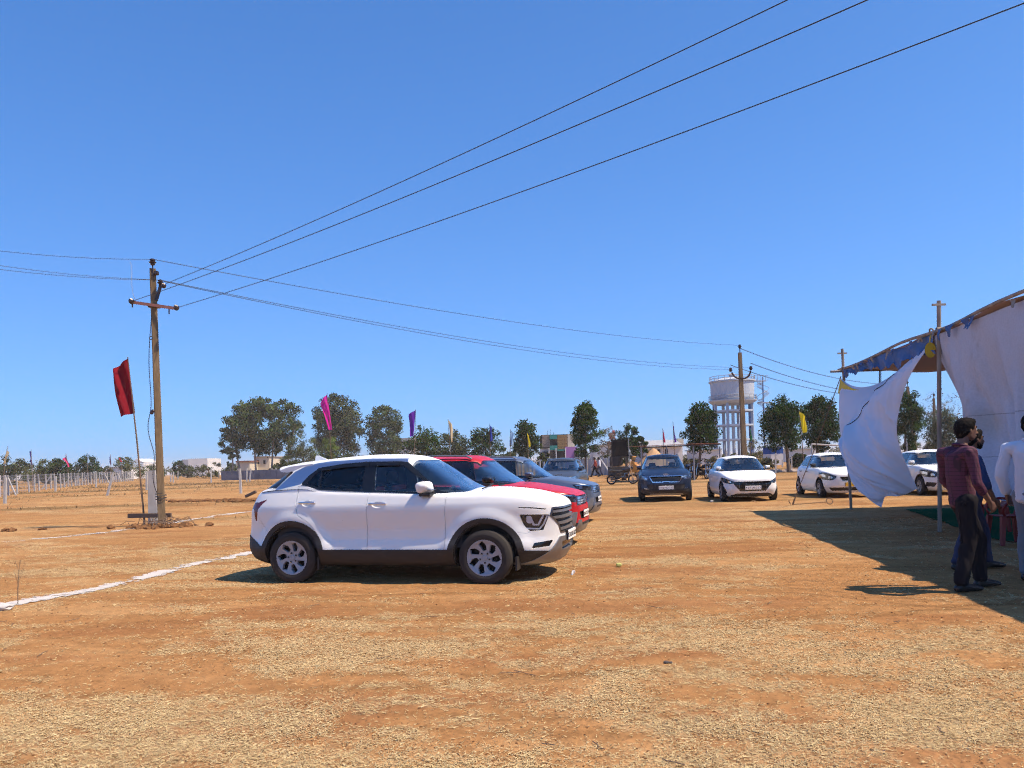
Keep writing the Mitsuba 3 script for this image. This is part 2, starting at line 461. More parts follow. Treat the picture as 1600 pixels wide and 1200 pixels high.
def wheel(R, rim, width, style):
    """Wheel parts, axle along z, outer face at z = width / 2."""
    w = width / 2
    tp = [(rim - .012, -w * .86), (rim + .012, -w * .98), (rim + .05, -w), (R - .035, -w * .93), (R - .008, -w * .78), (R, -w * .5), (R, w * .5), (R - .008, w * .78), (R - .035, w * .93),
          (rim + .05, w), (rim + .012, w * .98), (rim - .012, w * .86)]
    tyre = lathe(tp + tp[:1], 64)
    barrel = lathe([(rim - .002, -w * .86), (rim - .002, w * .86), (rim - .016, w * .9), (rim - .02, w * .8), (rim - .03, -w * .3), (.05, -w * .3), (.05, -w * .35), (rim - .03, -w * .86)], 48)
    disc = sg.Point(0, 0).buffer(rim - .002, 48)
    holes = []
    if style == 'pinwheel':
        base = sg.Polygon([(.072, .006), (.152, .048), (.185, .002), (.138, -.034), (.084, -.032)])
        base = shapely.affinity.scale(base, rim / .2, rim / .2, origin=(0, 0)).buffer(-.004).buffer(.004)
        holes = [shapely.affinity.rotate(base, 360 / 7 * k + 8, origin=(0, 0)) for k in range(7)]
    else:
        k_ = 5 if style == 'five' else 8
        base = sg.Polygon([(rim * .36, -.018), (rim * .36, .018), (rim * .86, rim * .30 if k_ == 5 else rim * .19), (rim * .90, 0), (rim * .86, -rim * .30 if k_ == 5 else -rim * .19)]).buffer(-.006).buffer(.006)
        holes = [shapely.affinity.rotate(base, 360 / k_ * k, origin=(0, 0)) for k in range(k_)]
    face = disc.difference(shapely.ops.unary_union(holes))
    f = m3.CrossSection([np.array(face.exterior.coords)[:-1].tolist()] + [np.array(h.coords)[:-1].tolist() for h in face.interiors], m3.FillRule.EvenOdd).extrude(.05, 0)
    f = mesh_of(f.refine_to_length(.02))
    rr = np.hypot(f.vertices[:, 0], f.vertices[:, 1])
    f.vertices[:, 2] += w * .86 - .05 - .022 * (1 - np.clip(rr / rim, 0, 1) ** 2) + .008 * np.exp(-((rr - rim * .93) / .02) ** 2)
    bolts = []
    for k in range(5):
        a = 2 * np.pi * k / 5 + .3
        bolts.append(moved(cyl(.011, .012, 10), rim * .27 * math.cos(a), rim * .27 * math.sin(a), w * .86 - .022))
    cap = moved(cyl(rim * .17, .012, 20, r2=rim * .14), 0, 0, w * .86 - .022)
    return dict(tyre=tyre, barrel=barrel, face=f, bolts=cat(*bolts), cap=cap)

class Car:
    def __init__(self, S):
        self.S, self.parts, self.cuts = S, [], []
        M = S.get('M', 280)
        xi, et = superring(M, S['nf'], S['nr'], 2.1, .9)
        # lower body
        tau = np.r_[np.linspace(0, .9, S.get('T', 34)), .925, .945, .96, .972, .982, .99, .995, 1.0]
        R = np.zeros((len(tau), M, 3))
        for k, t in enumerate(tau):
            zf = interp(S['zb'], 9) + t * (interp(S['zt'], 9) - interp(S['zb'], 9))
            zr = interp(S['zb'], -9) + t * (interp(S['zt'], -9) - interp(S['zb'], -9))
            XF, XR = interp(S['xf'], zf), interp(S['xr'], zr)
            mid = .0
            x = np.where(xi > 0, mid + xi * (XF - mid), mid + xi * (mid - XR))
            zb, zt = interp(S['zb'], x), interp(S['zt'], x)
            z = zb + t * (zt - zb)
            w = interp(S['w'], z)
            for xw in S['axles']:
                r = np.hypot(x - xw, (z - S['R']) * 1.0)
                w = w + S.get('flare', .025) * ss(.62, .47, r) * ss(.2, .5, z)
            rf = S.get('fillet', .05)
            dz = np.clip(zt - z, 0, rf)
            ins = rf - np.sqrt(np.maximum(rf ** 2 - (rf - dz) ** 2, 0))
            x = x - np.sign(x) * ins * np.abs(xi) ** 6
            w = w - ins
            rb = .06
            dz = np.clip(z - zb, 0, rb); ins = rb - np.sqrt(np.maximum(rb ** 2 - (rb - dz) ** 2, 0))
            w = w - ins * .8
            R[k] = np.stack([x, w * et, z], 1)
        self.lower = Loft(capped(R, 14, lambda x: interp(S['hood_crown'], x)))
        # greenhouse
        G = S['green']
        xi, et = superring(M, G.get('nf', 4), G.get('nr', 6), 1.5, .75)
        tau = np.r_[np.linspace(0, .84, 14), .88, .91, .935, .955, .97, .982, .99, .996, 1.0]
        R = np.zeros((len(tau), M, 3))
        for k, t in enumerate(tau):
            XF, XR = interp(G['xf'], t), interp(G['xr'], t)
            mid = -.35
            x = np.where(xi > 0, mid + xi * (XF - mid), mid + xi * (mid - XR))
            zb, zt = interp(S['zt'], x) - .07, interp(G['roof'], x)
            z = zb + t * (zt - zb)
            w = interp(G['w'], t) * (1 + 0 * x)
            rf = .07
            dz = np.clip(zt - z, 0, rf); ins = rf - np.sqrt(np.maximum(rf ** 2 - (rf - dz) ** 2, 0))
            w = w - ins
            x = x - np.sign(xi) * ins * np.abs(xi) ** 8 * .6
            R[k] = np.stack([x, w * et, z], 1)
        self.green = Loft(capped(R, 12, lambda x: interp(G['crown'], x)))
        self.solid = {}
        self.open = []           # window openings
    def at(self, d):
        if d not in self.solid: self.solid[d] = self.lower.at(d) + self.green.at(d)
        return self.solid[d]
    def shell(self, a, b):
        if (a, b) not in self.solid: self.solid[a, b] = self.at(a) - self.at(b)
        return self.solid[a, b]
    def half_width(self, x, z):
        """|y| of the outer surface at (x, z)."""
        if not hasattr(self, 'tree'):
            from scipy.spatial import cKDTree
            v, n = np.vstack([self.lower.v, self.green.v]), np.vstack([self.lower.n, self.green.n])
            k = (v[:, 1] > .3) & (n[:, 1] > .3)
            self.tree, self.side_y = cKDTree(v[k][:, [0, 2]]), v[k][:, 1]
        d, i = self.tree.query([x, z], 4)
        return float(np.average(self.side_y[i], weights=1 / (d + 1e-3)))
    def side_prism(self, g, s):
        return prism(g, 'y', -1.6, -.25) if s < 0 else prism(g, 'y', .25, 1.6)
    def regions(self, poly, where, r):
        g = rounded(poly, r)
        if where == 'sides': return [self.side_prism(g, -1), self.side_prism(g, 1)]
        if where == 'right': return [self.side_prism(g, -1)]
        if where == 'around': return [prism(g, 'y', -1.6, 1.6)]
        if where == 'front': return [prism(g, 'x', .3, 3)]
        if where == 'front2': return [prism(q, 'x', self.S['axles'][1] + .03, 3) for q in (g, mirror_poly(g))]
        if where == 'rear': return [prism(g, 'x', -3, -.6)]
        if where == 'rear2': return [prism(g, 'x', -3, -.6), prism(mirror_poly(g), 'x', -3, -.6)]
        if where == 'top': return [prism(g, 'z', .6, 2)]
    def feat(self, name, material, poly, where, d0=.003, d1=.015, cut=.012, r=.015, label=None, less=(), on=None):
        """A piece of the surface inside an outline, as a part of its own, its face d0 below the paint."""
        for p in self.regions(poly, where, r):
            if on is not None: p = (p ^ on.at(-.035)) - self.lower.at(-.004)
            if cut: self.cuts.append(p ^ self.shell(-.03, cut))
            q = self.shell(d0, d1) ^ p
            for l in less: q = q - l
            self.parts.append((name, q, material, label))
    def window(self, name, poly, where, material='m_pane', r=.03, label=None, depth=.004):
        for p in self.regions(poly, where, r):
            if where in ('front', 'rear'):
                p = p ^ self.green.at(-.02)
            self.open.append(p)
            self.parts.append((name, (self.green.at(depth) - self.green.at(depth + .004)) ^ p, material, label))
    def groove(self, lines, where, w=.006, depth=.012):
        g = shapely.ops.unary_union([sg.LineString(l).buffer(w / 2, cap_style='flat') for l in lines])
        for p in self.regions(g, where, 0): self.cuts.append(p ^ self.shell(-.03, depth))
    def add(self, name, mesh, material, label=None, smooth=30):
        self.parts.append((name, mesh, material, label, smooth))
    def finish(self, label, group=None, wheel_style='five', place=None, rimr=.2, category='car', paint='m_paint_white'):
        S = self.S
        R = S['R']
        key = thing('parked_car', label, category, group)
        ra = S.get('arch', .395)
        holes, liners = [], []
        for xw in S['axles']:
            for s in (-1, 1):
                c = m3.Manifold.cylinder(.5, ra, ra, 56).rotate([90, 0, 0]).translate([xw, .56 + .5 if s > 0 else -.56, R + .01])
                holes.append(c)
                c2 = m3.Manifold.cylinder(.5, ra - .004, ra - .004, 56).rotate([90, 0, 0]).translate([xw, .564 + .5 if s > 0 else -.564, R + .01])
                c3 = m3.Manifold.cylinder(.6, ra - .016, ra - .016, 56).rotate([90, 0, 0]).translate([xw, .58 + .6 if s > 0 else -.58, R + .01])
                liners.append((c2 - c3) ^ self.lower.at(.014))
        cx0, cx1 = S['cabin']
        cab = (self.green.at(.04) ^ prism(sg.box(cx0 - .3, .6, cx1 + .6, 2), 'y', -1.2, 1.2)) + (self.lower.at(.08) ^ prism(sg.box(cx0, .45, cx1, 1.4), 'y', -1.2, 1.2))
        allopen = self.open
        body = self.at(0.0) - cab
        body = body - m3.Manifold.batch_boolean(self.cuts + holes + allopen, m3.OpType.Add)
        hole_all = m3.Manifold.batch_boolean(holes, m3.OpType.Add); open_all = m3.Manifold.batch_boolean(allopen, m3.OpType.Add)
        lin = (self.green.at(.035) - self.green.at(.048)) ^ prism(sg.box(cx0 - .3, .6, cx1 + .6, 2), 'y', -1.2, 1.2)
        lin = lin - self.lower.at(.06)
        low = (self.lower.at(.074) ^ prism(sg.box(cx0 - .006, .444, cx1 + .006, 1.4), 'y', -1.2, 1.2)) - (self.lower.at(.09) ^ prism(sg.box(cx0 + .01, .46, cx1 - .01, 1.5), 'y', -1.2, 1.2)) - self.green.at(.049)
        lin = lin + low
        lin = lin - open_all
        out = [('body', body, paint, None)]
        for e in self.parts:
            n, q, m, l = e[:4]
            if hasattr(q, 'to_mesh') and len(e) == 4:
                if not m.startswith('m_pane'):
                    q = q - hole_all
                if n in ('window_trim', 'roof_arch', 'body_panel', 'rear_glass_trim', 'windscreen_surround'):
                    q = q - open_all
            out.append((n, q, m, l) + tuple(e[4:]))
        out.append(('cabin_lining', lin, 'm_interior', None))
        for l in liners: out.append(('wheel_well', l, 'm_black_plastic', None))
        for e in out:
            n, q, m, l = e[:4]
            if hasattr(q, 'to_mesh') and len(e) == 4:
                d = smooth_dict(q, m)
                if d is None: continue
            else:
                d = ply(mesh_of(q), m, smooth=e[4])
            put(key, n, d, m, to=place, label=l)
        w = wheel(R, rimr, S.get('tyre_w', .215), wheel_style)
        ds = {k: ply(v, m, smooth=s) for (k, v), m, s in zip(w.items(), ('m_rubber', 'm_black_plastic', 'm_alloy', 'm_black_plastic', 'm_alloy'), (35, 35, 30, 40, 40))}
        yw = S['track']
        for xw in S['axles']:
            for s in (-1, 1):
                to = place @ T().translate([xw, s * yw, R - .012]) @ T().rotate([1, 0, 0], 90 if s < 0 else -90) @ T().rotate([0, 0, 1], float(37 * xw + 11 * s) % 72)
                W = put(key, 'wheel', ds['tyre'], None, to=to)
                put(W, 'rim', ds['face'], None, to=to); put(W, 'rim_barrel', ds['barrel'], None, to=to)
                put(W, 'wheel_nuts', ds['bolts'], None, to=to); put(W, 'hub_cap', ds['cap'], None, to=to)
        return key

def pose(x, y, heading_deg, z=None):
    return T().translate([float(x), float(y), float(gz_far(x, y)) if z is None else z]) @ T().rotate([0, 0, 1], float(heading_deg))

def mirror_mesh(y0, s, x=.57, z=1.19, w=.24, h=.17):
    """Door mirror: a rounded housing that tapers outward."""
    q = [mesh_of(m3.Manifold.sphere(.055, 16)).vertices * [1, 1, 1] + p for p in
         ([.02, 0, .03], [.03, 0, -.03], [-.03, 0, .03], [-.03, 0, -.04], [0.01, .13, .012], [-.035, .14, .025], [-.03, .13, -.03])]
    g = hull(np.vstack(q)); g.vertices = g.vertices * [1.1, w / .25, h / .19]
    g.vertices[:, 1] += .03
    return moved(g, x, s * y0, z, s=[1, s, 1])

def handle(x0, x1, y, z, s):
    g = rbox(x1 - x0, .03, .026, .012, (x0 + x1) / 2, 0, z - .013)
    return moved(g, 0, s * (y + .018), 0)

def seat(x, y, h=.62):
    b = moved(rbox(.16, .50, h, .06), x - .22, y, .58, ry=0)
    b.vertices[:, 0] -= (b.vertices[:, 2] - .58) * .28
    c = rbox(.5, .5, .16, .06, x, y, .45)
    return cat(b, c)

def headrest(x, y, z=1.22):
    return moved(rbox(.10, .25, .19, .045), x - .22 - (z - .58) * .28, y, z)

def text_on(t, h, x, y, z, face, bold=True, depth=.004):
    """Lettering facing +x ('front') or -y ('right'), centred."""
    g = meshkit.text_mesh(t, h, depth, bold)
    c = g.bounds.mean(0); g.vertices -= [c[0], c[1], 0]
    if face == 'front':
        g.vertices = np.stack([g.vertices[:, 2], g.vertices[:, 0], g.vertices[:, 1]], 1)
    else:
        g.vertices = np.stack([g.vertices[:, 0], -g.vertices[:, 2], g.vertices[:, 1]], 1)
    g.vertices += [x, y, z]
    return g

def plate(car, x, z, text, material='m_plate_white', tilt=0.0, wide=.50):
    car.add('number_plate', rbox(.014, wide, .12, .005, x, 0, z - .06), material)
    car.add('plate_frame', box(.012, wide + .014, .134, x - .008, 0, z - .067, bev=.003), 'm_black_plastic')
    car.add('plate_lettering', text_on(text, .056, x + .006, 0, z, 'front', False), 'm_ink', smooth=False)

def oval_badge(x, z, w, h, y=0):
    ring = sg.Point(0, 0).buffer(1, 24).difference(sg.Point(0, 0).buffer(.80, 24))
    ring = shapely.affinity.scale(ring, w / 2, h / 2)
    hh = shapely.ops.unary_union([sg.LineString([(-.35, -.62), (-.18, .62)]).buffer(.09), sg.LineString([(.18, -.62), (.35, .62)]).buffer(.09), sg.LineString([(-.28, -.12), (.28, .12)]).buffer(.09)])
    g = ring.union(shapely.affinity.scale(hh, w / 2, h / 2, origin=(0, 0)))
    return mesh_of(prism(g, 'x', x - .012, x + .006)) if y == 0 else moved(mesh_of(prism(g, 'x', x - .012, x + .006)), 0, y, 0)
# white compact SUV in the foreground, side on, facing right
def suv_white():
    S = dict(M=400, T=40, nf=3.6, nr=6.0, R=.335, axles=(-1.305, 1.305), track=.79, arch=.40, tyre_w=.22, cabin=(-1.55, 1.0), fillet=.055, flare=.040,
        xf=[(.2, 2.03), (.30, 2.12), (.42, 2.185), (.55, 2.20), (.75, 2.205), (.86, 2.19), (.95, 2.15)],
        xr=[(.25, -1.95), (.36, -2.08), (.48, -2.13), (.60, -2.135), (.75, -2.11), (.92, -2.08), (1.05, -2.02), (1.2, -1.92)],
        zb=[(-2.2, .33), (-1.9, .27), (-1.6, .22), (1.7, .21), (2.0, .22), (2.25, .26)],
        zt=[(-2.2, 1.13), (-1.9, 1.20), (-1.6, 1.235), (-1.2, 1.245), (-.9, 1.19), (-.3, 1.155), (.4, 1.12), (.9, 1.095), (1.3, 1.092), (1.7, 1.072), (2.0, 1.018), (2.25, .935)],
        hood_crown=[(-2, .02), (.7, .05), (1.3, .07), (1.8, .05), (2.1, .03), (2.25, .01)],
        w=[(.2, .80), (.32, .862), (.42, .880), (.49, .868), (.56, .848), (.66, .846), (.80, .868), (.92, .884), (.97, .882), (1.03, .862), (1.12, .826), (1.2, .79), (1.3, .77)],
        green=dict(nf=4.2, nr=5.5,
            xf=[(0, 1.25), (.2, 1.08), (.5, .80), (.8, .53), (1, .33)],
            xr=[(0, -2.0), (.3, -1.86), (.6, -1.70), (.85, -1.57), (1, -1.50)],
            w=[(0, .80), (.25, .772), (.5, .728), (.8, .665), (1, .63)],
            roof=[(-1.7, 1.46), (-1.35, 1.515), (-.9, 1.555), (-.3, 1.575), (.2, 1.56), (.5, 1.52), (.8, 1.45)],
            crown=[(-1.6, .045), (-.5, .062), (.4, .05)]))
    c = Car(S)
    arch = sg.Point(1.305, .335).buffer(.475, 40).union(sg.Point(-1.305, .335).buffer(.475, 40))
    arch = shapely.affinity.scale(arch, 1, .985)
    low = sg.Polygon([(-2.4, 0), (-2.4, .64), (-2.05, .60), (-1.80, .48), (-1.6, .43), (1.6, .42), (1.76, .40), (2.02, .375), (2.4, .33), (2.4, 0)])
    clad = arch.union(low.difference(sg.box(-.84, .0, .84, .42).union(sg.Polygon([])))).union(sg.box(-.9, .0, .9, .425))
    skid = [(-.72, .20), (-.43, .535), (.43, .535), (.72, .20)]
    intake = [(-.36, .365), (-.40, .475), (.40, .475), (.36, .365)]
    sk, it = rounded(skid, .02), rounded(intake, .02)
    skid_p = prism(sk, 'x', 1.4, 3)
    c.feat('lower_cladding', 'm_black_plastic', clad, 'around', d0=-.010, d1=.03, cut=.02, r=.004, less=[skid_p])
    c.feat('skid_plate', 'm_silver', sk.difference(it), 'front', d0=-.014, d1=.03, cut=.02, r=0)
    c.feat('lower_intake', 'm_black_gloss', it, 'front', d0=.02, d1=.05, cut=.045, r=0)
    # glass outline and windows
    dlo = [(-1.215, 1.27), (-.945, 1.192), (-.259, 1.150), (.44, 1.112), (.68, 1.10), (.56, 1.27), (.235, 1.515), (.13, 1.532), (-.31, 1.537), (-.63, 1.522), (-1.0, 1.475), (-1.12, 1.385)]
    arch_top = [(-1.60, 1.205), (-1.352, 1.43), (-1.164, 1.513), (-.9, 1.56), (-.3, 1.60), (.30, 1.585), (.70, 1.25), (.8, 1.06), (.6, 1.02), (0, 1.0), (-1.2, 1.24)]
    dl = rounded(dlo, .02)
    stripe = sg.Polygon([(-1.62, 1.19), (-1.38, 1.43), (-1.18, 1.525), (-.9, 1.562), (-.3, 1.578), (.20, 1.566), (.235, 1.515), (.13, 1.532), (-.31, 1.537), (-.63, 1.522), (-1.0, 1.475), (-1.12, 1.385), (-1.215, 1.27)]).buffer(0).difference(dl)
    stripe = sg.MultiPolygon([g for g in getattr(stripe, 'geoms', [stripe]) if g.area > .01]) if hasattr(stripe, 'geoms') else stripe
    c.feat('roof_arch', 'm_silver_arch', stripe, 'sides', d0=.002, d1=.02, cut=.014, r=0)
    c.feat('window_trim', 'm_black_gloss', dl, 'sides', d0=.004, d1=.044, cut=.02, r=0)
    c.window('quarter_window', [(-1.135, 1.278), (-.965, 1.222), (-.96, 1.44), (-1.03, 1.40)], 'sides', 'm_pane_dark', r=.012, depth=.010)
    c.window('rear_door_window', [(-.93, 1.215), (-.335, 1.178), (-.335, 1.475), (-.62, 1.47), (-.93, 1.442)], 'sides', 'm_pane_dark', r=.02, depth=.010)
    c.window('front_door_window', [(-.165, 1.172), (.50, 1.132), (.47, 1.275), (.19, 1.470), (.05, 1.482), (-.185, 1.482)], 'sides', 'm_pane', r=.02, depth=.010)
    c.add('chrome_waist_strip', cat(*[tube([(x, s * (c.half_width(x, z) + .002), z) for x, z in ((-1.2, 1.262), (-1.08, 1.225), (-.945, 1.188), (-.6, 1.166), (-.259, 1.147), (.1, 1.131), (.44, 1.110))], .006, 6) for s in (-1, 1)]), 'm_dark_chrome')
    # rain visors over the side windows
    vis = sg.Polygon([(-1.0, 1.478), (-.63, 1.523), (-.31, 1.538), (.13, 1.532), (.23, 1.500), (.12, 1.478), (-.31, 1.485), (-.63, 1.472), (-.95, 1.438)])
    for s in (-1, 1):
        for x0, x1 in ((-1.1, -.275), (-.265, .13)):
            q = (c.green.at(-.014) - c.green.at(-.009)) ^ c.side_prism(vis.intersection(sg.box(x0, 1, x1, 2)), s)
            c.parts.append(('rain_visor', q, 'm_black_gloss', None))
    ws = [(-.715, 1.115), (.715, 1.115), (.575, 1.535), (-.575, 1.535)]
    c.feat('windscreen_surround', 'm_black_gloss', [(-.80, 1.02), (.80, 1.02), (.625, 1.568), (-.625, 1.568)], 'front', d0=.003, d1=.046, cut=.02, r=.02, on=c.green)
    c.window('windscreen', ws, 'front', 'm_pane', r=.04, depth=.005)
    c.window('rear_window', [(-.62, 1.17), (.62, 1.17), (.52, 1.44), (-.52, 1.44)], 'rear', 'm_pane_dark', r=.04)
    c.feat('rear_glass_trim', 'm_black_gloss', [(-2.02, 1.10), (-1.64, 1.17), (-1.40, 1.43), (-1.66, 1.50)], 'sides', d0=.003, d1=.02, cut=.014, r=.01, on=c.green)
    sp = [(-1.1, 1.597), (-1.45, 1.570), (-1.77, 1.524), (-1.785, 1.508), (-1.75, 1.498), (-1.55, 1.488), (-1.15, 1.54)]
    spo = mesh_of((prism(rounded(sp, .008), 'y', -.60, .60)).refine_to_length(.06))
    spo.vertices[:, 0] += .20 * np.abs(spo.vertices[:, 1] / .60) ** 3 * ss(-1.4, -1.9, spo.vertices[:, 0])
    spo.vertices[:, 2] -= .060 * np.abs(spo.vertices[:, 1] / .60) ** 2.2
    c.add('roof_spoiler', spo, 'm_paint_white', smooth=50)
    fin = hull([(-1.42, -.02, 1.56), (-1.42, .02, 1.56), (-1.18, -.02, 1.575), (-1.18, .02, 1.575), (-1.40, -.006, 1.655), (-1.40, .006, 1.655), (-1.36, 0, 1.655)])
    c.add('roof_aerial', fin, 'm_paint_white')
    # lamps
    hl = [(1.72, .835), (2.06, .82), (1.985, .632), (1.83, .625), (1.765, .70)]
    hlr = rounded(hl, .012)
    c.feat('headlight', 'm_black_plastic', hlr, 'sides', d0=.03, d1=.06, cut=.055, r=0)
    for s in (-1, 1):
        c.parts.append(('headlight_lens', c.shell(.003, .006) ^ c.side_prism(hlr.buffer(-.002), s), 'm_lens', None))
        u = sg.LineString([(1.845, .80), (1.875, .70), (1.93, .70), (1.985, .805)]).buffer(.010)
        u2 = sg.LineString([(1.80, .66), (1.94, .648), (1.985, .70), (2.03, .80)]).buffer(.008)
        c.parts.append(('light_guide', c.shell(.012, .032) ^ c.side_prism(u.union(u2).intersection(hlr), s), 'm_lamp_white', None))
        pr_ = sg.Polygon([(1.80, .73), (1.80, .815), (1.85, .812), (1.865, .74), (1.84, .715)])
        c.parts.append(('projector_lamp', c.shell(.010, .032) ^ c.side_prism(rounded(pr_, .015), s), 'm_lamp_white', None))
        c.parts.append(('daytime_lamp', c.shell(-.001, .012) ^ c.side_prism(rounded([(1.70, .925), (1.72, .915), (1.86, .905), (2.02, .882), (2.03, .893), (1.86, .919)], .003), s), 'm_black_gloss', None))
    c.feat('bumper_slot', 'm_black_gloss', [(1.851, .415), (1.881, .480), (2.09, .505), (2.045, .43)], 'sides', d0=.02, d1=.04, cut=.035, r=.008)
    c.feat('tail_light', 'm_tail_red', [(-1.69, 1.085), (-1.84, 1.045), (-2.2, 1.03), (-2.2, .96), (-1.93, .955), (-1.90, .80), (-1.87, .80), (-1.84, .955), (-1.76, 1.03)], 'sides', d0=.003, d1=.02, cut=.015, r=.004)
    # grille
    gr = [(-.54, .905), (.54, .905), (.575, .80), (.45, .675), (.41, .575), (-.41, .575), (-.45, .675), (-.575, .80)]
    g = rounded(gr, .015)
    c.feat('grille', 'm_black_plastic', g, 'front', d0=.05, d1=.08, cut=.075, r=0)
    gp = prism(g.buffer(-.001), 'x', 1.5, 3)
    for k, z in enumerate((.625, .700, .775, .850)):
        b = sg.box(-.6, z - .016, .6, z + .016)
        c.parts.append(('grille_bar', c.shell(.008, .06) ^ prism(b.intersection(g.buffer(-.002)), 'x', 1.5, 3), 'm_silver', None))
    c.parts.append(('grille_surround', c.shell(-.006, .05) ^ prism(g.difference(g.buffer(-.022)), 'x', 1.5, 3), 'm_dark_chrome', None))
    c.add('badge', oval_badge(2.232, .815, .20, .105), 'm_lamp_white', smooth=False)
    plate(c, 2.225, .535, 'TS 08 HX 4128')
    # shut lines
    c.groove([[(.795, .42), (.80, .62), (.822, 1.10)], [(-.244, .42), (-.232, 1.0), (-.215, 1.16)], [(-.86, .46), (-.93, .62), (-1.05, .78), (-1.205, .875), (-1.235, 1.0), (-1.235, 1.25)]], 'sides', w=.009, depth=.016)
    c.groove([[(.95, -.70), (1.5, -.675), (1.95, -.60)], [(.95, .70), (1.5, .675), (1.95, .60)]], 'top', depth=.014)
    c.groove([[(1.70, .62), (1.80, .60), (1.84, .62)], [(-1.64, .62), (-1.80, .80), (-1.86, .9)]], 'sides', w=.004)
    for s in (-1, 1):
        for x0, x1, z in ((-.20, .045, 1.005), (-1.19, -.945, 1.032)):
            y = c.half_width((x0 + x1) / 2, z)
            c.add('door_handle', handle(x0, x1, y, z, s), 'm_chrome')
            cup = m3.Manifold.sphere(1, 24).scale([.085, .03, .045]).translate([(x0 + x1) / 2, s * (y + .004), z - .012])
            c.cuts.append(cup)
        y = c.half_width(.55, 1.14) - .02
        c.add('door_mirror', mirror_mesh(y + .03, s, x=.55, z=1.195, w=.22, h=.165), 'm_paint_white')
        c.add('mirror_base', moved(rbox(.15, .24, .035, .012), .57, s * (y + .08), 1.085), 'm_black_plastic')
        c.add('mirror_strip', moved(rbox(.05, .16, .012, .005), .645, s * (y + .14), 1.155), 'm_dark_chrome')
    for y in (-.38, .38):
        c.add('front_seat', seat(-.02, y), 'm_interior'); c.add('headrest', headrest(-.02, y), 'm_interior')
        c.add('seat_cover', moved(rbox(.06, .44, .07, .02), -.02 - .22 - .16 + .08, y, 1.135), 'm_seat_red')
    c.add('rear_seat', cat(seat(-.95, -.3), seat(-.95, .3)), 'm_interior')
    c.add('dashboard', rbox(.42, 1.36, .34, .06, .78, 0, .74), 'm_interior')
    c.add('dashboard_mat', rbox(.2, .5, .02, .008, .86, -.3, 1.078), 'm_seat_red')
    c.add('steering_wheel', moved(trimesh.creation.torus(.18, .016, 24, 8), .42, .38, 1.0, ry=-1.1), 'm_interior')
    c.add('wiper', cat(tube([(1.22, -.6, 1.155), (1.19, -.2, 1.172), (1.16, .1, 1.19)], .008, 6), tube([(1.24, .1, 1.165), (1.2, .5, 1.165)], .008, 6)), 'm_black_plastic')
    for x in (-.93, 1.70):
        for s in (-1, 1): c.add('mud_flap', box(.02, .2, .16, x, s * .78, .17), 'm_black_plastic')
    return c
hx, hy = (-.387 - 2.877) / 2, (9.304 + 9.960) / 2
hn = np.array([.2549, .9670])            # from its near side towards its far side
HERO_C = np.array([hx, hy]) + hn * .885
suv_white().finish('white compact SUV with black cladding, parked side on in the foreground', 'cars parked side by side facing right', 'pinwheel', pose(HERO_C[0], HERO_C[1], -14.77, 0.0), rimr=.225)
# the other cars: one family of shapes, proportions and faces of their own
def family(W, H, wb, fo, ro, R=.32, hood=(1.02, .70), cowl=.95, base=1.02, belt=1.0, rake=(1.0, .35), tail=.25, sill=.24, half_roof=.56, M=200, nf=3.6, flare=.02, hatch=True, nosecrown=None):
    a = wb / 2
    xf, xr = a + fo, -a - ro
    zh, zn = hood
    w = W / 2
    top = H - .055
    return dict(M=M, T=20, nf=nf, nr=4.8, R=R, axles=(-a, a), track=w - .10, arch=R + .062, tyre_w=.195, cabin=(-a - .1, cowl), fillet=.06, flare=flare,
        xf=[(.15, xf - .16), (.28, xf - .05), (.42, xf), (.55, xf), (zn - .05, xf - .04), (zn + .1, xf - .12)],
        xr=[(.2, xr + .12), (.36, xr + .01), (.5, xr), (.7, xr + .03), (.9, xr + .07), (1.1, xr + .15)],
        zb=[(xr, sill + .08), (-a - .3, sill - .02), (a + .3, sill - .04), (xf, sill - .02)],
        zt=[(xr, belt + .01), (-a, belt + .05), (-.3, belt + .01), (cowl - .3, zh - .03), (cowl + .05, zh - .04), (a + .2, zh - .11), (xf - .25, zn + .02), (xf, zn - .05)],
        hood_crown=[(xr, .02), (cowl - .2, .04), (a, .04), (xf - .2, .03 if nosecrown is None else .0), (xf, .01 if nosecrown is None else nosecrown)],
        w=[(.15, w - .12), (.28, w - .04), (.42, w - .012), (.6, w - .022), (.8, w - .005), (.9, w - .01), (1.0, w - .05), (1.15, w - .10), (1.3, w - .12)],
        green=dict(nf=4.2, nr=5.2,
            xf=[(0, cowl + .22), (.4, cowl - .14), (1, rake[1] - .02)], xr=[(0, xr + (.12 if hatch else .6)), (.5, xr + tail + .05), (1, xr + tail + .18)],
            w=[(0, w - .105), (.3, w - .14), (.7, (half_roof + w - .18) / 2), (1, half_roof)],
            roof=[(xr + .1, top - .10), (-a, top - .03), (-.35, top), (.2, top - .012), (.6, top - .07), (1, top - .16)], crown=[(xr, .04), (0, .055), (.5, .045)]))

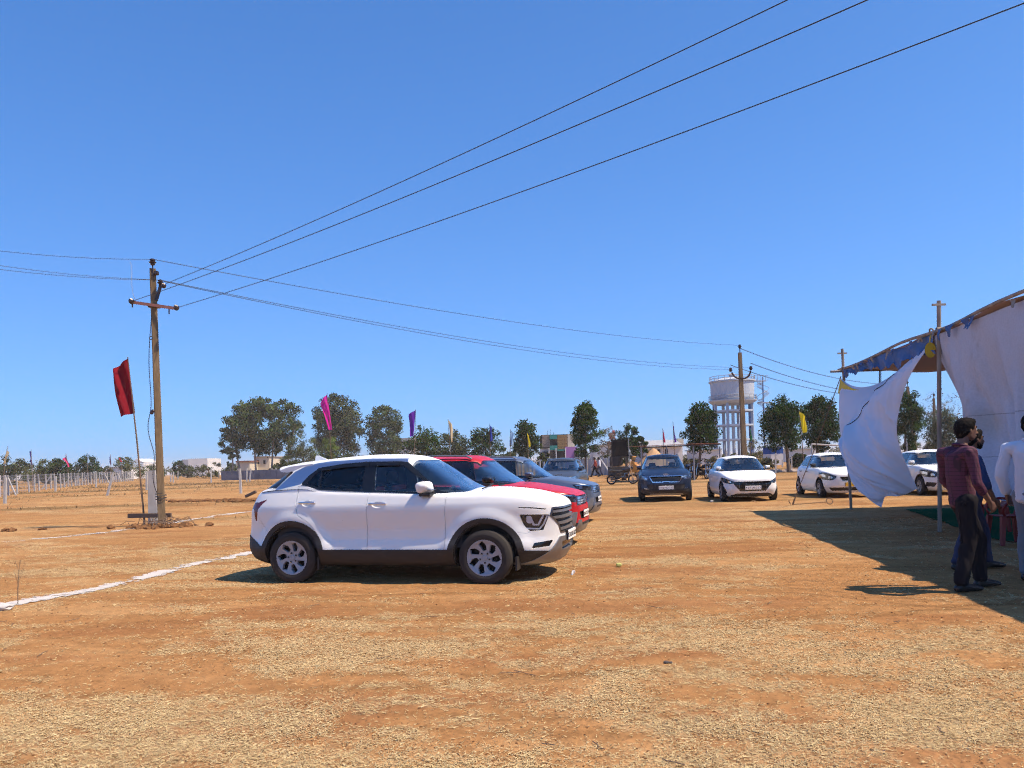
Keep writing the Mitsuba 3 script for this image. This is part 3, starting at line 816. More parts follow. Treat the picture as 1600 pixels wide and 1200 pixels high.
def common_fit(c, W, H, cowl, top, dlo, doors, ws, mirror='m_paint_white', cladding=None, seats=True, pane='m_pane_dark', mx=.55, mz=1.08):
    """Windows, windscreen, mirrors, seats and doors shared by the cars."""
    S = c.S
    c.feat('window_trim', 'm_black_gloss', dlo, 'sides', d0=.003, d1=.044, cut=.02, r=.02)
    g = rounded(dlo, .02).buffer(-.025)
    x0, z0, x1, z1 = g.bounds
    xb = doors[1]
    for n, q in (('front_door_window', g.intersection(sg.box(xb + .04, 0, 3, 3))), ('rear_door_window', g.intersection(sg.box(doors[2] + .12, 0, xb - .03, 3)))):
        c.window(n, q, 'sides', 'm_pane' if n[0] == 'f' else pane, r=.015)
    (wb, zb), (wt, zt) = ws
    c.feat('windscreen_surround', 'm_black_gloss', [(-wb - .035, zb - .04), (wb + .035, zb - .04), (wt + .03, zt + .03), (-wt - .03, zt + .03)], 'front', d0=.003, d1=.046, cut=.02, r=.02, on=c.green)
    c.window('windscreen', [(-wb, zb), (wb, zb), (wt, zt), (-wt, zt)], 'front', 'm_pane', r=.04, depth=.005)
    c.window('rear_window', [(-wb * .86, zb + .06), (wb * .86, zb + .06), (wt * .9, zt - .04), (-wt * .9, zt - .04)], 'rear', 'm_pane', r=.04)
    c.groove([[(doors[0] - .03, .34), (doors[0], .6), (doors[0], zb)], [(doors[1], .32), (doors[1], zb)], [(doors[2] + .30, .34), (doors[2] + .15, .62), (doors[2] + .02, .9), (doors[2], zb + .06)]], 'sides')
    for s in (-1, 1):
        y = c.half_width(mx, mz) - .02
        c.add('door_mirror', mirror_mesh(y + .02, s, x=mx, z=mz + .09, w=.17, h=.125), mirror)
        c.add('mirror_base', moved(rbox(.12, .22, .03, .012), mx, s * (y + .07), mz), 'm_black_plastic')
        for k, (q0, q1) in enumerate(((doors[1] + .06, doors[1] + .25), (doors[2] + .22, doors[2] + .41))):
            z = zb - .12
            c.add('door_handle', handle(q0, q1, c.half_width((q0 + q1) / 2, z), z, s), mirror if mirror != 'm_black_gloss' else 'm_paint_red')
    if seats:
        for y in (-.36, .36):
            c.add('front_seat', seat(-.1, y), 'm_interior'); c.add('headrest', headrest(-.1, y, 1.13), 'm_interior')
        c.add('rear_seat', cat(seat(-.95, -.3), seat(-.95, .3)), 'm_interior')
        c.add('dashboard', rbox(.40, W - .42, .26, .05, cowl - .25, 0, zb - .32), 'm_interior')
        c.add('steering_wheel', moved(trimesh.creation.torus(.18, .016, 20, 6), cowl - .5, -.36, zb - .08, ry=-1.1), 'm_interior')
    c.add('wiper', cat(tube([(cowl + .20, -.55, zb + .005), (cowl + .16, .1, zb + .04)], .008, 6), tube([(cowl + .20, .1, zb + .02), (cowl + .15, .5, zb + .02)], .008, 6)), 'm_black_plastic')

def lamp(c, poly, axis='front2', body='m_lamp_body', inner=None, name='headlight', lens='m_lens'):
    p = rounded(poly, .012)
    c.feat(name, body, p, axis, d0=.03, d1=.05, cut=.045, r=0)
    for q in c.regions(p.buffer(-.001), axis, 0):
        c.parts.append((name + '_lens', c.shell(.003, .006) ^ q, lens, None))
    for i in inner or ():
        for q in c.regions(rounded(i, .006), axis, 0):
            c.parts.append(('light_guide', c.shell(.010, .032) ^ q, 'm_chrome', None))

def suv_side(paint, skid=True, face='new'):
    """Boxy compact SUV with its blacked-out pillars, seen from its right front."""
    W, H, wb = 1.79, 1.64, 2.50
    S = family(W, H, wb, .80, .70, R=.34, hood=(1.12, .93), cowl=.90, belt=1.10, rake=(1, .30), tail=.16, half_roof=.60, sill=.27, nf=4.4, M=210)
    c = Car(S)
    a = wb / 2
    arch_ = sg.Point(a, .34).buffer(.46, 30).union(sg.Point(-a, .34).buffer(.46, 30))
    clad = arch_.union(sg.Polygon([(-2.2, 0), (-2.2, .55), (-1.7, .50), (-1.6, .42), (1.6, .42), (1.8, .42), (2.2, .40), (2.2, 0)]))
    sk = sg.Polygon([(-.62, .22), (-.50, .46), (-.40, .46), (-.36, .36), (.36, .36), (.40, .46), (.50, .46), (.62, .22)])
    horn = sg.Polygon([(-.80, .30), (-.62, .60), (-.54, .60), (-.62, .30)])
    sk = rounded(sk.union(horn).union(mirror_poly(horn)), .01)
    c.feat('lower_cladding', 'm_black_plastic', clad, 'around', d0=-.010, d1=.03, cut=.02, r=.004, less=[prism(sk, 'x', 1.2, 3)])
    c.feat('skid_plate', 'm_silver', sk, 'front', d0=-.014, d1=.03, cut=.02, r=0)
    dlo = [(-1.72, 1.20), (-1.1, 1.14), (.55, 1.10), (.78, 1.09), (.25, 1.50), (.05, 1.53), (-.6, 1.54), (-1.3, 1.50), (-1.60, 1.44)]
    common_fit(c, W, H, .90, .3, dlo, (.74, -.24, -1.20), ((.70, 1.13), (.57, 1.50)), mirror='m_black_gloss' if paint == 'm_paint_red' else paint, mx=.52, mz=1.10)
    lamp(c, [(1.52, .93), (1.93, .90), (2.03, .84), (1.98, .76), (1.66, .80)], 'sides', body='m_black_plastic', inner=[[(1.70, .815), (1.70, .89), (1.76, .885), (1.76, .81)], [(1.60, .905), (1.92, .885), (1.92, .87), (1.62, .89)]])
    gr = rounded([(-.55, .87), (.55, .87), (.52, .70), (-.52, .70)], .02)
    c.feat('grille', 'm_black_gloss', gr, 'front', d0=.03, d1=.06, cut=.055, r=0)
    for z in (.745, .785, .825):
        c.parts.append(('grille_bar', c.shell(.0, .04) ^ prism(gr.intersection(sg.box(-.5, z - .011, .5, z + .011)), 'x', 1.2, 3), 'm_chrome', None))
    c.feat('lower_intake', 'm_black_plastic', [(-.46, .60), (.46, .60), (.40, .47), (-.40, .47)], 'front', d0=.03, d1=.06, cut=.055)
    c.feat('fog_lamp_pocket', 'm_black_plastic', [(-.80, .60), (-.66, .62), (-.70, .44), (-.80, .42)], 'front2', d0=.02, d1=.04, cut=.035)
    plate(c, 2.06, .55, 'TS 07 JB 2214')
    for s in (-1, 1):
        c.add('roof_rail', tube([(.15, s * .57, 1.565), (.05, s * .575, 1.615), (-.5, s * .58, 1.635), (-1.2, s * .57, 1.615), (-1.35, s * .56, 1.565)], .016, 8), 'm_silver', smooth=True)
    c.groove([[(.9, .72), (1.4, .70), (1.85, .64)], [(.9, -.72), (1.4, -.70), (1.85, -.64)]], 'top', depth=.014)
    return c

def suv_front():
    """Dark blue SUV with a wide bright-edged grille, facing the camera."""
    W, H, wb = 1.80, 1.64, 2.61
    S = family(W, H, wb, .86, .85, R=.345, hood=(1.13, .90), cowl=1.0, belt=1.08, rake=(1, .36), tail=.3, half_roof=.58, sill=.26, nf=4.8, M=210, flare=.03)
    c = Car(S)
    a = wb / 2
    clad = sg.Point(a, .345).buffer(.455, 30).union(sg.Point(-a, .345).buffer(.455, 30)).union(sg.box(-2.3, 0, 2.3, .40))
    low = rounded([(-.66, .60), (.66, .60), (.56, .40), (-.56, .40)], .02)
    sk = rounded([(-.60, .195), (-.54, .285), (.54, .285), (.60, .195)], .01)
    c.feat('lower_cladding', 'm_black_plastic', clad, 'around', d0=-.008, d1=.03, cut=.02, r=.004, less=[prism(sk, 'x', 1.2, 3)])
    c.feat('lower_intake', 'm_black_plastic', low.difference(sg.box(-2, 0, 2, .405)), 'front', d0=.02, d1=.05, cut=.045, r=0)
    c.feat('skid_plate', 'm_silver', sk, 'front', d0=-.014, d1=.03, cut=.02, r=0)
    dlo = [(-1.70, 1.22), (-1.1, 1.14), (.6, 1.10), (.86, 1.09), (.32, 1.50), (.1, 1.53), (-.6, 1.54), (-1.2, 1.49), (-1.5, 1.40)]
    common_fit(c, W, H, 1.0, .36, dlo, (.80, -.20, -1.2), ((.70, 1.12), (.575, 1.49)), mirror='m_paint_blue', mx=.60, mz=1.09)
    g = rounded([(-.54, .865), (.54, .865), (.44, .69), (.12, .69), (.10, .705), (-.10, .705), (-.12, .69), (-.44, .69)], .008)
    g0 = g.buffer(.030, join_style='mitre')
    c.feat('grille', 'm_black_gloss', g, 'front', d0=.035, d1=.06, cut=.055, r=0)
    for k in range(-6, 7):
        b = sg.LineString([(k * .085 - .12, .68), (k * .085 + .05, .88)]).buffer(.006).union(sg.LineString([(k * .085 + .12, .68), (k * .085 - .05, .88)]).buffer(.006))
        c.parts.append(('grille_bar', c.shell(.025, .045) ^ prism(g.intersection(b), 'x', 1.2, 3), 'm_black_plastic', None))
    c.feat('grille_surround', 'm_chrome', g0.difference(g), 'front', d0=-.008, d1=.04, cut=.03, r=0)
    lamp(c, [(.555, .875), (.70, .880), (.86, .90), (.86, .76), (.62, .745)], 'front2', inner=[[(.57, .862), (.84, .885), (.84, .868), (.57, .845)], [(.64, .77), (.64, .83), (.70, .835), (.70, .775)], [(.75, .78), (.75, .84), (.81, .845), (.81, .785)]])
    c.feat('fog_lamp_pocket', 'm_black_plastic', [(.60, .46), (.78, .48), (.76, .38), (.62, .38)], 'front2', d0=.015, d1=.04, cut=.03)
    c.feat('bumper_strip', 'm_chrome', [(.60, .455), (.74, .465), (.74, .45), (.60, .44)], 'front2', d0=-.004, d1=.02, cut=.01, r=.003)
    plate(c, 2.185, .485, 'TS 08 HG 7728')
    badge = shapely.affinity.scale(sg.Point(0, 0).buffer(1, 24).difference(sg.Point(0, 0).buffer(.82, 24)), .085, .034)
    tx = meshkit.text_mesh('KIA', .032, .006, True); b_ = tx.bounds.mean(0)
    tx.vertices = np.stack([tx.vertices[:, 2], tx.vertices[:, 0] - b_[0], tx.vertices[:, 1] - b_[1]], 1)
    c.add('badge', cat(moved(mesh_of(prism(badge, 'x', 0, .012)), 2.10, 0, .925), moved(tx, 2.105, 0, .925)), 'm_chrome', smooth=False)
    for s in (-1, 1):
        c.add('roof_rail', tube([(.15, s * .56, 1.56), (.05, s * .565, 1.605), (-.5, s * .57, 1.625), (-1.2, s * .56, 1.60), (-1.35, s * .55, 1.55)], .015, 8), 'm_silver', smooth=True)
    return c

def hatch_front(face, text):
    """White hatchback or small saloon facing the camera."""
    W, H, wb = (1.775, 1.505, 2.58) if face == 'cascade' else (1.73, 1.51, 2.45)
    fo = .80
    hood = (1.0, .79) if face == 'cascade' else (1.02, .84)
    S = family(W, H, wb, fo, .62 if face != 'saloon' else .72, R=.31, hood=hood, cowl=.98, belt=1.0, rake=(1, .32), tail=.3, half_roof=.56, sill=.19, nf=5.0, M=200, flare=.02, nosecrown=-.05)
    c = Car(S)
    xf = wb / 2 + fo
    dlo = [(-1.45, 1.12), (-1.0, 1.06), (.5, 1.01), (.82, 1.00), (.32, 1.37), (.1, 1.40), (-.6, 1.405), (-1.15, 1.34), (-1.35, 1.24)]
    common_fit(c, W, H, .98, .38, dlo, (.78, -.2, -1.1), ((.70, .985), (.565, 1.385)), mirror='m_paint_white' if face != 'saloon' else 'm_black_plastic', mx=.58, mz=1.0)
    if face == 'cascade':
        g = rounded([(-.60, .655), (.60, .655), (.58, .56), (.40, .345), (-.40, .345), (-.58, .56)], .02)
        c.feat('grille', 'm_black_gloss', g, 'front', d0=.03, d1=.055, cut=.05, r=0)
        for k in range(-7, 8):
            for z in (.40, .46, .52, .58):
                c.parts.append(('grille_stud', c.shell(.02, .035) ^ prism(sg.Polygon([(k * .07 - .022 + (z * 50 % 2) * .01, z), (k * .07, z + .014), (k * .07 + .022, z), (k * .07, z - .014)]).intersection(g), 'x', 1.2, 3), 'm_dark_chrome', None)) if k % 3 == 0 else None
        lamp(c, [(.58, .665), (.57, .60), (.70, .575), (.84, .63), (.875, .70), (.885, .80), (.76, .745)], 'front2', body='m_black_plastic', inner=[[(.66, .62), (.66, .66), (.72, .68), (.73, .63)], [(.78, .66), (.78, .72), (.83, .74), (.83, .68)]])
        c.feat('fog_lamp_pocket', 'm_black_plastic', [(.74, .28), (.88, .30), (.84, .52)], 'front2', d0=.02, d1=.05, cut=.04)
        c.feat('lower_lip', 'm_black_plastic', [(-.66, .215), (-.50, .275), (.50, .275), (.66, .215), (.66, .17), (-.66, .17)], 'front', d0=-.006, d1=.03, cut=.02)
        c.add('badge', oval_badge(xf - .015, .60, .17, .09), 'm_chrome', smooth=False)
        plate(c, xf + .015, .455, text)
    else:
        g = rounded([(-.42, .70), (.42, .70), (.34, .55), (-.34, .55)], .02) if face == 'saloon' else rounded([(-.40, .42), (.40, .42), (.46, .34), (.40, .24), (-.40, .24), (-.46, .34)], .02)
        c.feat('grille', 'm_black_gloss', g, 'front', d0=.03, d1=.055, cut=.05, r=0)
        c.parts.append(('grille_surround', c.shell(-.005, .05) ^ prism(g.difference(g.buffer(-.014)), 'x', 1.2, 3), 'm_chrome', None))
        for z in ((.585, .625, .665) if face == 'saloon' else (.29, .34, .38)):
            c.parts.append(('grille_bar', c.shell(.012, .04) ^ prism(g.intersection(sg.box(-.6, z - .006, .6, z + .006)), 'x', 1.2, 3), 'm_black_plastic', None))
        lamp(c, [(.50, .72), (.52, .65), (.62, .585), (.80, .60), (.90, .72), (.90, .86), (.78, .84)], 'front2', body='m_black_plastic', inner=[[(.62, .64), (.62, .70), (.70, .73), (.71, .65)], [(.76, .68), (.76, .76), (.83, .79), (.83, .71)]])
        if face == 'saloon':
            c.feat('lower_intake', 'm_black_plastic', [(-.72, .35), (.72, .35), (.62, .24), (-.62, .24)], 'front', d0=.03, d1=.055, cut=.05)
            sbadge = meshkit.text_mesh('S', .085, .01, True)
            b_ = sbadge.bounds.mean(0)
            sbadge.vertices = np.stack([sbadge.vertices[:, 2], sbadge.vertices[:, 0] - b_[0], sbadge.vertices[:, 1] - b_[1]], 1) + [xf - .015, 0, .635]
            c.add('badge', sbadge, 'm_chrome', smooth=False)
            plate(c, xf + .015, .445, text, 'm_plate_yellow')
        else:
            c.feat('fog_lamp_pocket', 'm_black_plastic', [(.58, .42), (.80, .44), (.78, .30), (.62, .28)], 'front2', d0=.02, d1=.05, cut=.04)
            c.add('badge', oval_badge(xf - .03, .61, .15, .08), 'm_chrome', smooth=False)
            plate(c, xf + .015, .49, text)
    return c

HEAD = -14.77
hv = np.array([.9670, -.2549])
def beside(fwd, off):
    return HERO_C + hn * off + hv * fwd
p_ = beside(-.25, 3.7); suv_side('m_paint_red').finish('red compact SUV with blacked-out roof pillars, next to the white one in front', 'cars parked side by side facing right', 'five', pose(*p_, HEAD, 0.0), rimr=.21, paint='m_paint_red')
p_ = beside(-1.0, 5.9); hatch_front('plain', 'TS 05 EK 3316').finish('red hatchback mostly hidden between the red SUV and the grey SUV', 'cars parked side by side facing right', 'five', pose(*p_, HEAD, 0.0), rimr=.19, paint='m_paint_red')
p_ = beside(-.75, 8.8); suv_side('m_paint_grey').finish('blue-grey compact SUV with silver roof rails and skid plate, beyond the red cars', 'cars parked side by side facing right', 'five', pose(*p_, HEAD, 0.0), rimr=.21, paint='m_paint_grey')
def facing(px, d, deg): 
    q = foot(px, d); return pose(q[0], q[1], deg, gz_far(q[0], q[1]))
suv_front().finish('dark grey SUV facing the camera behind the row of side-on cars', 'cars parked facing the camera', 'five', facing(879, 31.5, -104), rimr=.21, paint='m_paint_darkgrey')
suv_front().finish('dark blue SUV with bright grille edge, facing the camera beside the motorcycle', 'cars parked facing the camera', 'five', facing(1037, 28.2, -98.5), rimr=.22, paint='m_paint_blue')
hatch_front('cascade', 'TS 07 JM 1177').finish('white hatchback with a big black grille, facing the camera', 'cars parked facing the camera', 'five', facing(1157, 26.6, -95.5), rimr=.2)
hatch_front('saloon', 'TS 08 UF 4215').finish('white car with a yellow number plate, partly behind the hanging cloth', 'cars parked facing the camera', 'five', facing(1302, 27.0, -95), rimr=.185)
hatch_front('plain', 'TS 07 HN 5520').finish('white hatchback with fog lamps, seen between the hanging cloths', 'cars parked facing the camera', 'five', facing(1455, 26.6, -97), rimr=.185)
# ---------------------------------------------------------------- things standing on the field
pr('pole_wood', proc(lambda p, n, uv: mikit.mix([.12, .083, .045], [.205, .145, .078], mikit.noise(p.x * 9., p.y * 9., p.z * 1.3)) * (.7 + .5 * mikit.noise(p.x * 40., p.y * 40., p.z * 7.))), .85)
pr('stone_white', proc(lambda p, n, uv: mi.Color3f(.43, .425, .41) * (.72 + .4 * mikit.fbm(p.x * 6., p.y * 6., p.z * 4.))), .9)
pr('iron_red', (.27, .12, .10), .7)
pr('insulator', (.035, .022, .02), .25)
pr('wire', (.035, .04, .05), .5)
pr('stick', (.16, .11, .075), .9)
pr('bamboo', proc(lambda p, n, uv: mikit.mix([.20, .165, .13], [.34, .29, .23], mikit.noise(p.x * 14., p.y * 14., p.z * 5.))), .8)
pr('galv', (.26, .27, .29), .55, metallic=.4)
diffuse('white_wall', proc(lambda p, n, uv: mi.Color3f(.66, .66, .64) * (.82 + .3 * mikit.fbm(p.x * .5, p.y * .5, p.z * .8))))
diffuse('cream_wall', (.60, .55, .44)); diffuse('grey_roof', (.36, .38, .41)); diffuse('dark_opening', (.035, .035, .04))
diffuse('slab', proc(lambda p, n, uv: mi.Color3f(.40, .41, .43) * (.7 + .55 * mikit.fbm(p.x * 1.1, p.y * 1.1, p.z * 1.4))))
diffuse('wall_blue', proc(lambda p, n, uv: mi.Color3f(.155, .175, .215) * (.8 + .35 * mikit.noise(p.x * .8, p.z * 2.))))
diffuse('teal', (.03, .22, .20)); diffuse('purple', (.36, .17, .42)); diffuse('panel_brown', (.30, .19, .085)); diffuse('panel_grey', (.27, .23, .19))
diffuse('rust_roof', (.24, .12, .09)); diffuse('clod', (.20, .105, .05)); diffuse('sand', (.50, .32, .18))
diffuse('tower_white', (.44, .50, .57)); diffuse('tower_blue', (.08, .17, .38)); diffuse('tower_pale', (.33, .40, .50)); diffuse('tarpaulin_blue', (.02, .09, .32))
diffuse('chalk', (.54, .52, .49))

# chalk lines on the earth
def chalk(pts, w, n, label, seed, thin=1.0):
    r = np.random.default_rng(seed)
    p = spline([[*q, 0] for q in pts], 400)[:, :2] if len(pts) > 2 else np.linspace(pts[0], pts[1], 400)
    k = r.integers(0, 399, n); f = r.random(n)[:, None]
    c = p[k] * (1 - f) + p[k + 1] * f
    t = p[k + 1] - p[k]; t /= np.linalg.norm(t, axis=1, keepdims=True); nn = np.stack([-t[:, 1], t[:, 0]], 1)
    o = r.normal(0, .42, n) * w * (.75 + .6 * n_noise(c[:, 0] * 1.1 + 3, c[:, 1] * 1.1))
    c = c + nn * o[:, None]
    keep = r.random(n) < np.exp(-(np.abs(o) / (w * .8)) ** 2) * (.05 + .95 * ss(.36, .64, n_noise(c[:, 0] * 1.6, c[:, 1] * 1.6 + 40) * .6 + .4 * n_noise(c[:, 0] * 7, c[:, 1] * 7))) * thin
    c = c[keep]; n = len(c)
    s = r.uniform(.006, .024, n) * (1 + .05 * c[:, 1])
    a0 = r.uniform(0, 6.28, n)
    V = []
    for j in range(5):
        a = a0 + j * 2 * np.pi / 5
        rr = s * r.uniform(.6, 1.2, n)
        x, y = c[:, 0] + rr * np.cos(a) * 1.3, c[:, 1] + rr * np.sin(a)
        V.append(np.stack([x, y, gz(x, y) + .006 + .004 * r.random(n)], 1))
    V = np.stack(V, 1).reshape(-1, 3)
    b = np.arange(n)[:, None] * 5
    F = np.vstack([b + [0, 1, 2], b + [0, 2, 3], b + [0, 3, 4]])
    one('chalk_line', trimesh.Trimesh(V, F, process=False), 'm_chalk', label, kind='structure')
def gp(px, py):
    a, b = ray(px, py); d = -EYE / b
    return (a * d, d)
chalk([gp(0, 947), gp(80, 934), gp(170, 915), gp(260, 893), gp(345, 873), gp(420, 858)], .19, 9000, 'broad white chalk line across the near left of the field', 5)
chalk([gp(-60, 855), gp(0, 848), gp(130, 836), gp(210, 826), gp(300, 812), gp(395, 799)], .24, 8000, 'white chalk line passing the foot of the utility pole', 6, .8)
chalk([gp(360, 781.5), gp(430, 780)], .28, 500, 'short far chalk line behind the white car', 8, .7)

# utility pole on the left
PB, PT = foot(253, 21.8), at(238.5, 420, 21.8)
pole = thing('utility_pole', 'tall weathered utility pole with a cross arm and wires, left side of the field', 'utility pole')
def shaft(p, q, w0, w1, d0, d1):
    P = []
    for e, w, d in ((p, w0, d0), (q, w1, d1)):
        P += [e + np.array([sx * w / 2 * (1 - c), sy * d / 2 * (1 - k), 0]) for sx in (-1, 1) for sy in (-1, 1) for c, k in ((.18, 0), (0, .18))]
    return hull(P)
sh_ = shaft(np.array([0, 0, -.3]), np.array([0, 0, PT[2] - PB[2]]), .225, .175, .17, .14)
sh_.vertices[:, :2] = sh_.vertices[:, :2] @ np.array([[math.cos(.45), math.sin(.45)], [-math.sin(.45), math.cos(.45)]]) * .93
sh_.vertices += PB + (PT - PB) * [1, 1, 0] * (np.clip(sh_.vertices[:, 2:] / PT[2], 0, 1))
put(pole, 'shaft', sh_, 'm_pole_wood')
A0, A1 = at(204, 471.5, 21.65), at(274, 481.5, 21.65)
put(pole, 'cross_arm', cat(bar(A0, A1, .075, .012), bar(A0 + [0, .03, -.035], A1 + [0, .03, -.035], .012, .07)), 'm_iron_red')
put(pole, 'arm_clamp', moved(rbox(.27, .24, .11, .02), *(at(241, 478.5, 21.8) - [0, 0, .05])), 'm_insulator')
B0, B1 = at(244, 470, 21.7), at(251, 446, 21.7)
put(pole, 'bracket', bar(B0, B1, .085, .05, bev=.01), 'm_insulator')
ins_prof = [(.0, 0), (.035, 0), (.05, .02), (.035, .035), (.07, .05), (.075, .065), (.04, .08), (.055, .1), (.05, .125), (.02, .14), (0, .14)]
def insulator(parent, p, s=1.0, axis=None):
    g = lathe(np.array(ins_prof) * s, 14)
    g = moved(g, *p) if axis is None else along(g, p, np.asarray(p) + axis)
    return put(parent, 'insulator', g, 'm_insulator', smooth=40)
top_pin = PT + np.array([.05, -.02, -.02])
put(pole, 'top_pin', tube([PT + [.04, -.08, -.25], PT + [.04, -.08, .12]], .018, 8), 'm_insulator')
put(pole, 'shackle', rbox(.12, .10, .12, .03, PT[0] + .13, PT[1] - .05, PT[2] - .2), 'm_insulator')
insulator(pole, PT + [.04, -.08, .08], 1.35)
insulator(pole, B1 + [0, 0, 0], 1.2)
dirw = np.array([15.5, -12.9, 0]) / 20.2
for p in (A0, A1): insulator(pole, p + [0, -.02, 0], 1.1, dirw)
insulator(pole, B1 + [.05, 0, -.02], 1.0, dirw)
for p in (A0 + [.05, 0, -.16], A1 - [.18, 0, .16]): put(pole, 'arm_bolt', moved(cyl(.02, .14, 8), *p), 'm_insulator')
put(pole, 'jumper_wire', tube(spline([at(204, 409, 21.5), at(206, 430, 21.5), at(207, 455, 21.5), at(212, 470, 21.6)], 12), .006, 5), 'm_stone_white')
cab = spline([at(237, 492, 21.6), at(234, 530, 21.6), at(233, 575, 21.6), at(236, 622, 21.6), at(235.5, 640, 21.6), at(231.5, 662, 21.6), at(234, 685, 21.6), at(241, 712, 21.6), at(239, 740, 21.7), at(243, 765, 21.9), at(252, 782, 21.7)], 80)
put(pole, 'stay_cable', tube(cab, .010, 6), 'm_wire')
put(pole, 'stay_insulator', moved(rbox(.09, .07, .15, .03), *(at(235.5, 643, 21.6) - [0, 0, .075]), ry=0.6), 'm_insulator')
put(pole, 'cable_ring', moved(trimesh.creation.torus(.045, .012, 16, 6), *at(236, 528, 21.55), rx=1.4), 'm_wire')
put(pole, 'wrap', tube([PB + [math.cos(a) * .15, math.sin(a) * .13, .72 + .012 * a] for a in np.linspace(0, 18, 90)], .010, 5), 'm_wire')

# far utility poles
def far_pole(px, ytop, d, w, label, arms=True, lean=0):
    b = foot(px + lean, d); t = at(px, ytop, d)
    k = thing('utility_pole', label, 'utility pole', 'utility poles')
    put(k, 'shaft', shaft(b - [0, 0, .2], t, w, w * .55, w * .8, w * .5), 'm_pole_wood')
    put(k, 'top_pin', tube([t, t + [0, 0, .45]], .035, 6), 'm_insulator')
    put(k, 'insulator', moved(lathe(np.array(ins_prof) * 1.8, 10), *(t + [0, 0, .3])), 'm_insulator', smooth=40)
    if arms:
        c = t + [.06, -.1, -1.75]
        L, R = c + [-.75, 0, .62], c + [.62, 0, .70]
        put(k, 'cross_arm', cat(tube(spline([c, c + [-.30, 0, .02], c + [-.68, 0, .42]], 12), .06, 8), tube(spline([c, c + [.3, 0, .03], c + [.60, 0, .50]], 12), .06, 8)), 'm_insulator')
        for q in (L, R): put(k, 'insulator', moved(lathe(np.array(ins_prof) * 1.9, 10), *(q - [0, 0, .16])), 'm_insulator', smooth=40)
        return t, L, R
    return t, t, t
F1 = far_pole(1156, 551, 52, .40, 'utility pole with a Y-shaped cross arm in front of the water tower', lean=8)
F2 = far_pole(1418, 604, 77, .42, 'leaning utility pole between the hanging cloths', lean=14)
F3 = far_pole(1459, 622, 95, .36, 'thin utility pole beside the tall tent pole', arms=False, lean=3)

def wire(p, q, sag, r, label, group):
    t = np.linspace(0, 1, 60)[:, None]
    P = np.asarray(p) * (1 - t) + np.asarray(q) * t
    P[:, 2] -= (4 * sag * t * (1 - t))[:, 0]
    one('power_line', tube(P, r, 6), 'm_wire', label, 'power line', group, smooth=True)
def toward(p, px, py, far=1.9, sag=.55):
    """End point of a span from p in the spans' direction that passes over the photograph's point."""
    a, b = ray(px, py)
    t = (a * p[1] - p[0]) / (15.5 + 12.9 * a)             # p + t * dir lies under the ray
    z = EYE + b * (p[1] - 12.9 * t)
    s = t / far
    z1 = (z + 4 * sag * s * (1 - s) - p[2] * (1 - s)) / s
    return np.array([p[0] + 15.5 * far, p[1] - 12.9 * far, z1])
GW = 'wires overhead'
for p, q, l in ((B1 + [.25, -.2, 0], (1230, 0), 'thick black wire running from the pole bracket to the top right, upper of three'),
                (A0 + [.15, -.12, 0], (1355, 0), 'thick black wire from the left cross arm end to the top right, middle of three'),
                (A1 + [.15, -.12, 0], (1600, 5), 'thick black wire from the right end of the cross arm, lowest of three')):
    wire(p, toward(p, *q), .55, .008, l, GW)
tp = PT + np.array([.04, -.08, .25])
Pl, Pr = at(243, 437, 22.1), at(250, 437.5, 21.9)
wire(tp, F1[0] + [0, 0, .5], .45, .009, 'thin wire between the tops of the two utility poles', GW)
wire(Pl, F1[1], .60, .009, 'thin wire from the near pole to the left arm of the far pole', GW)
wire(Pr, F1[2], .60, .009, 'thin wire from the near pole to the right arm of the far pole', GW)
for p, py, l in ((tp, 392, 'topmost thin wire leaving the near pole to the left'), (Pl, 415, 'middle thin wire leaving the near pole to the left'), (Pr, 421, 'lowest thin wire leaving the near pole to the left')):
    q = at(0, py, 19.2)
    q = q + [0, 0, .34]; q = np.asarray(p) + (q - p) * 2.4
    wire(p, q, .35, .006, l, GW)
for a, b, l in ((F1[0], F2[0], 'far wire from the tower pole top towards the tent'), (F1[1], F2[1], 'far wire from the left arm of the pole before the tower'), (F1[2], F2[2], 'far wire from the right arm of the pole before the tower')):
    wire(np.asarray(a) + [0, 0, .3], np.asarray(b) + [0, 0, .3], .8, .022, l, GW)

# what lies and stands at the foot of the pole
b = foot(241, 22.4)
t = at(240, 735, 22.4)
one('stone_post', moved(hull(np.vstack([box(.27, .17, .02).vertices, box(.22, .14, .02).vertices + [0, 0, t[2] - b[2] - .02]])), *(b - [0, 0, .0])), 'm_stone_white', 'thick white stone post right beside the utility pole', 'post')
q0, q1 = at(200, 806, 22.6), at(268, 805, 22.0)
one('wooden_bar', bar(q0, q1, .13, .05, bev=.008), 'm_stick', 'dark wooden bar lying level behind the white post and the pole', 'plank')
def clods(name, c, n, spread, size, label, seed, mat_='m_clod', kind='stuff', cat_=None, flat=.6):
    r = np.random.default_rng(seed); ms = []
    for _ in range(n):
        s = size * r.uniform(.4, 1.2)
        o = r.normal(0, 1, 2) * spread
        v = np.array(trimesh.creation.icosphere(1).vertices) * r.uniform(.6, 1.2, (42, 1)) * s * [1, 1, flat]
        x, y = c[0] + o[0], c[1] + o[1]
        ms.append(moved(trimesh.Trimesh(v, trimesh.creation.icosphere(1).faces, process=False), x, y, float(gz(x, y)) + s * .2, rz=r.uniform(0, 6)))
    one(name, cat(*ms), mat_, label, cat_, kind=kind)
clods('soil_heap', foot(243, 21.2), 90, np.array([.40, .18]), .13, 'heap of dark earth and roots at the foot of the utility pole', 11)
r_ = np.random.default_rng(12); ms = []
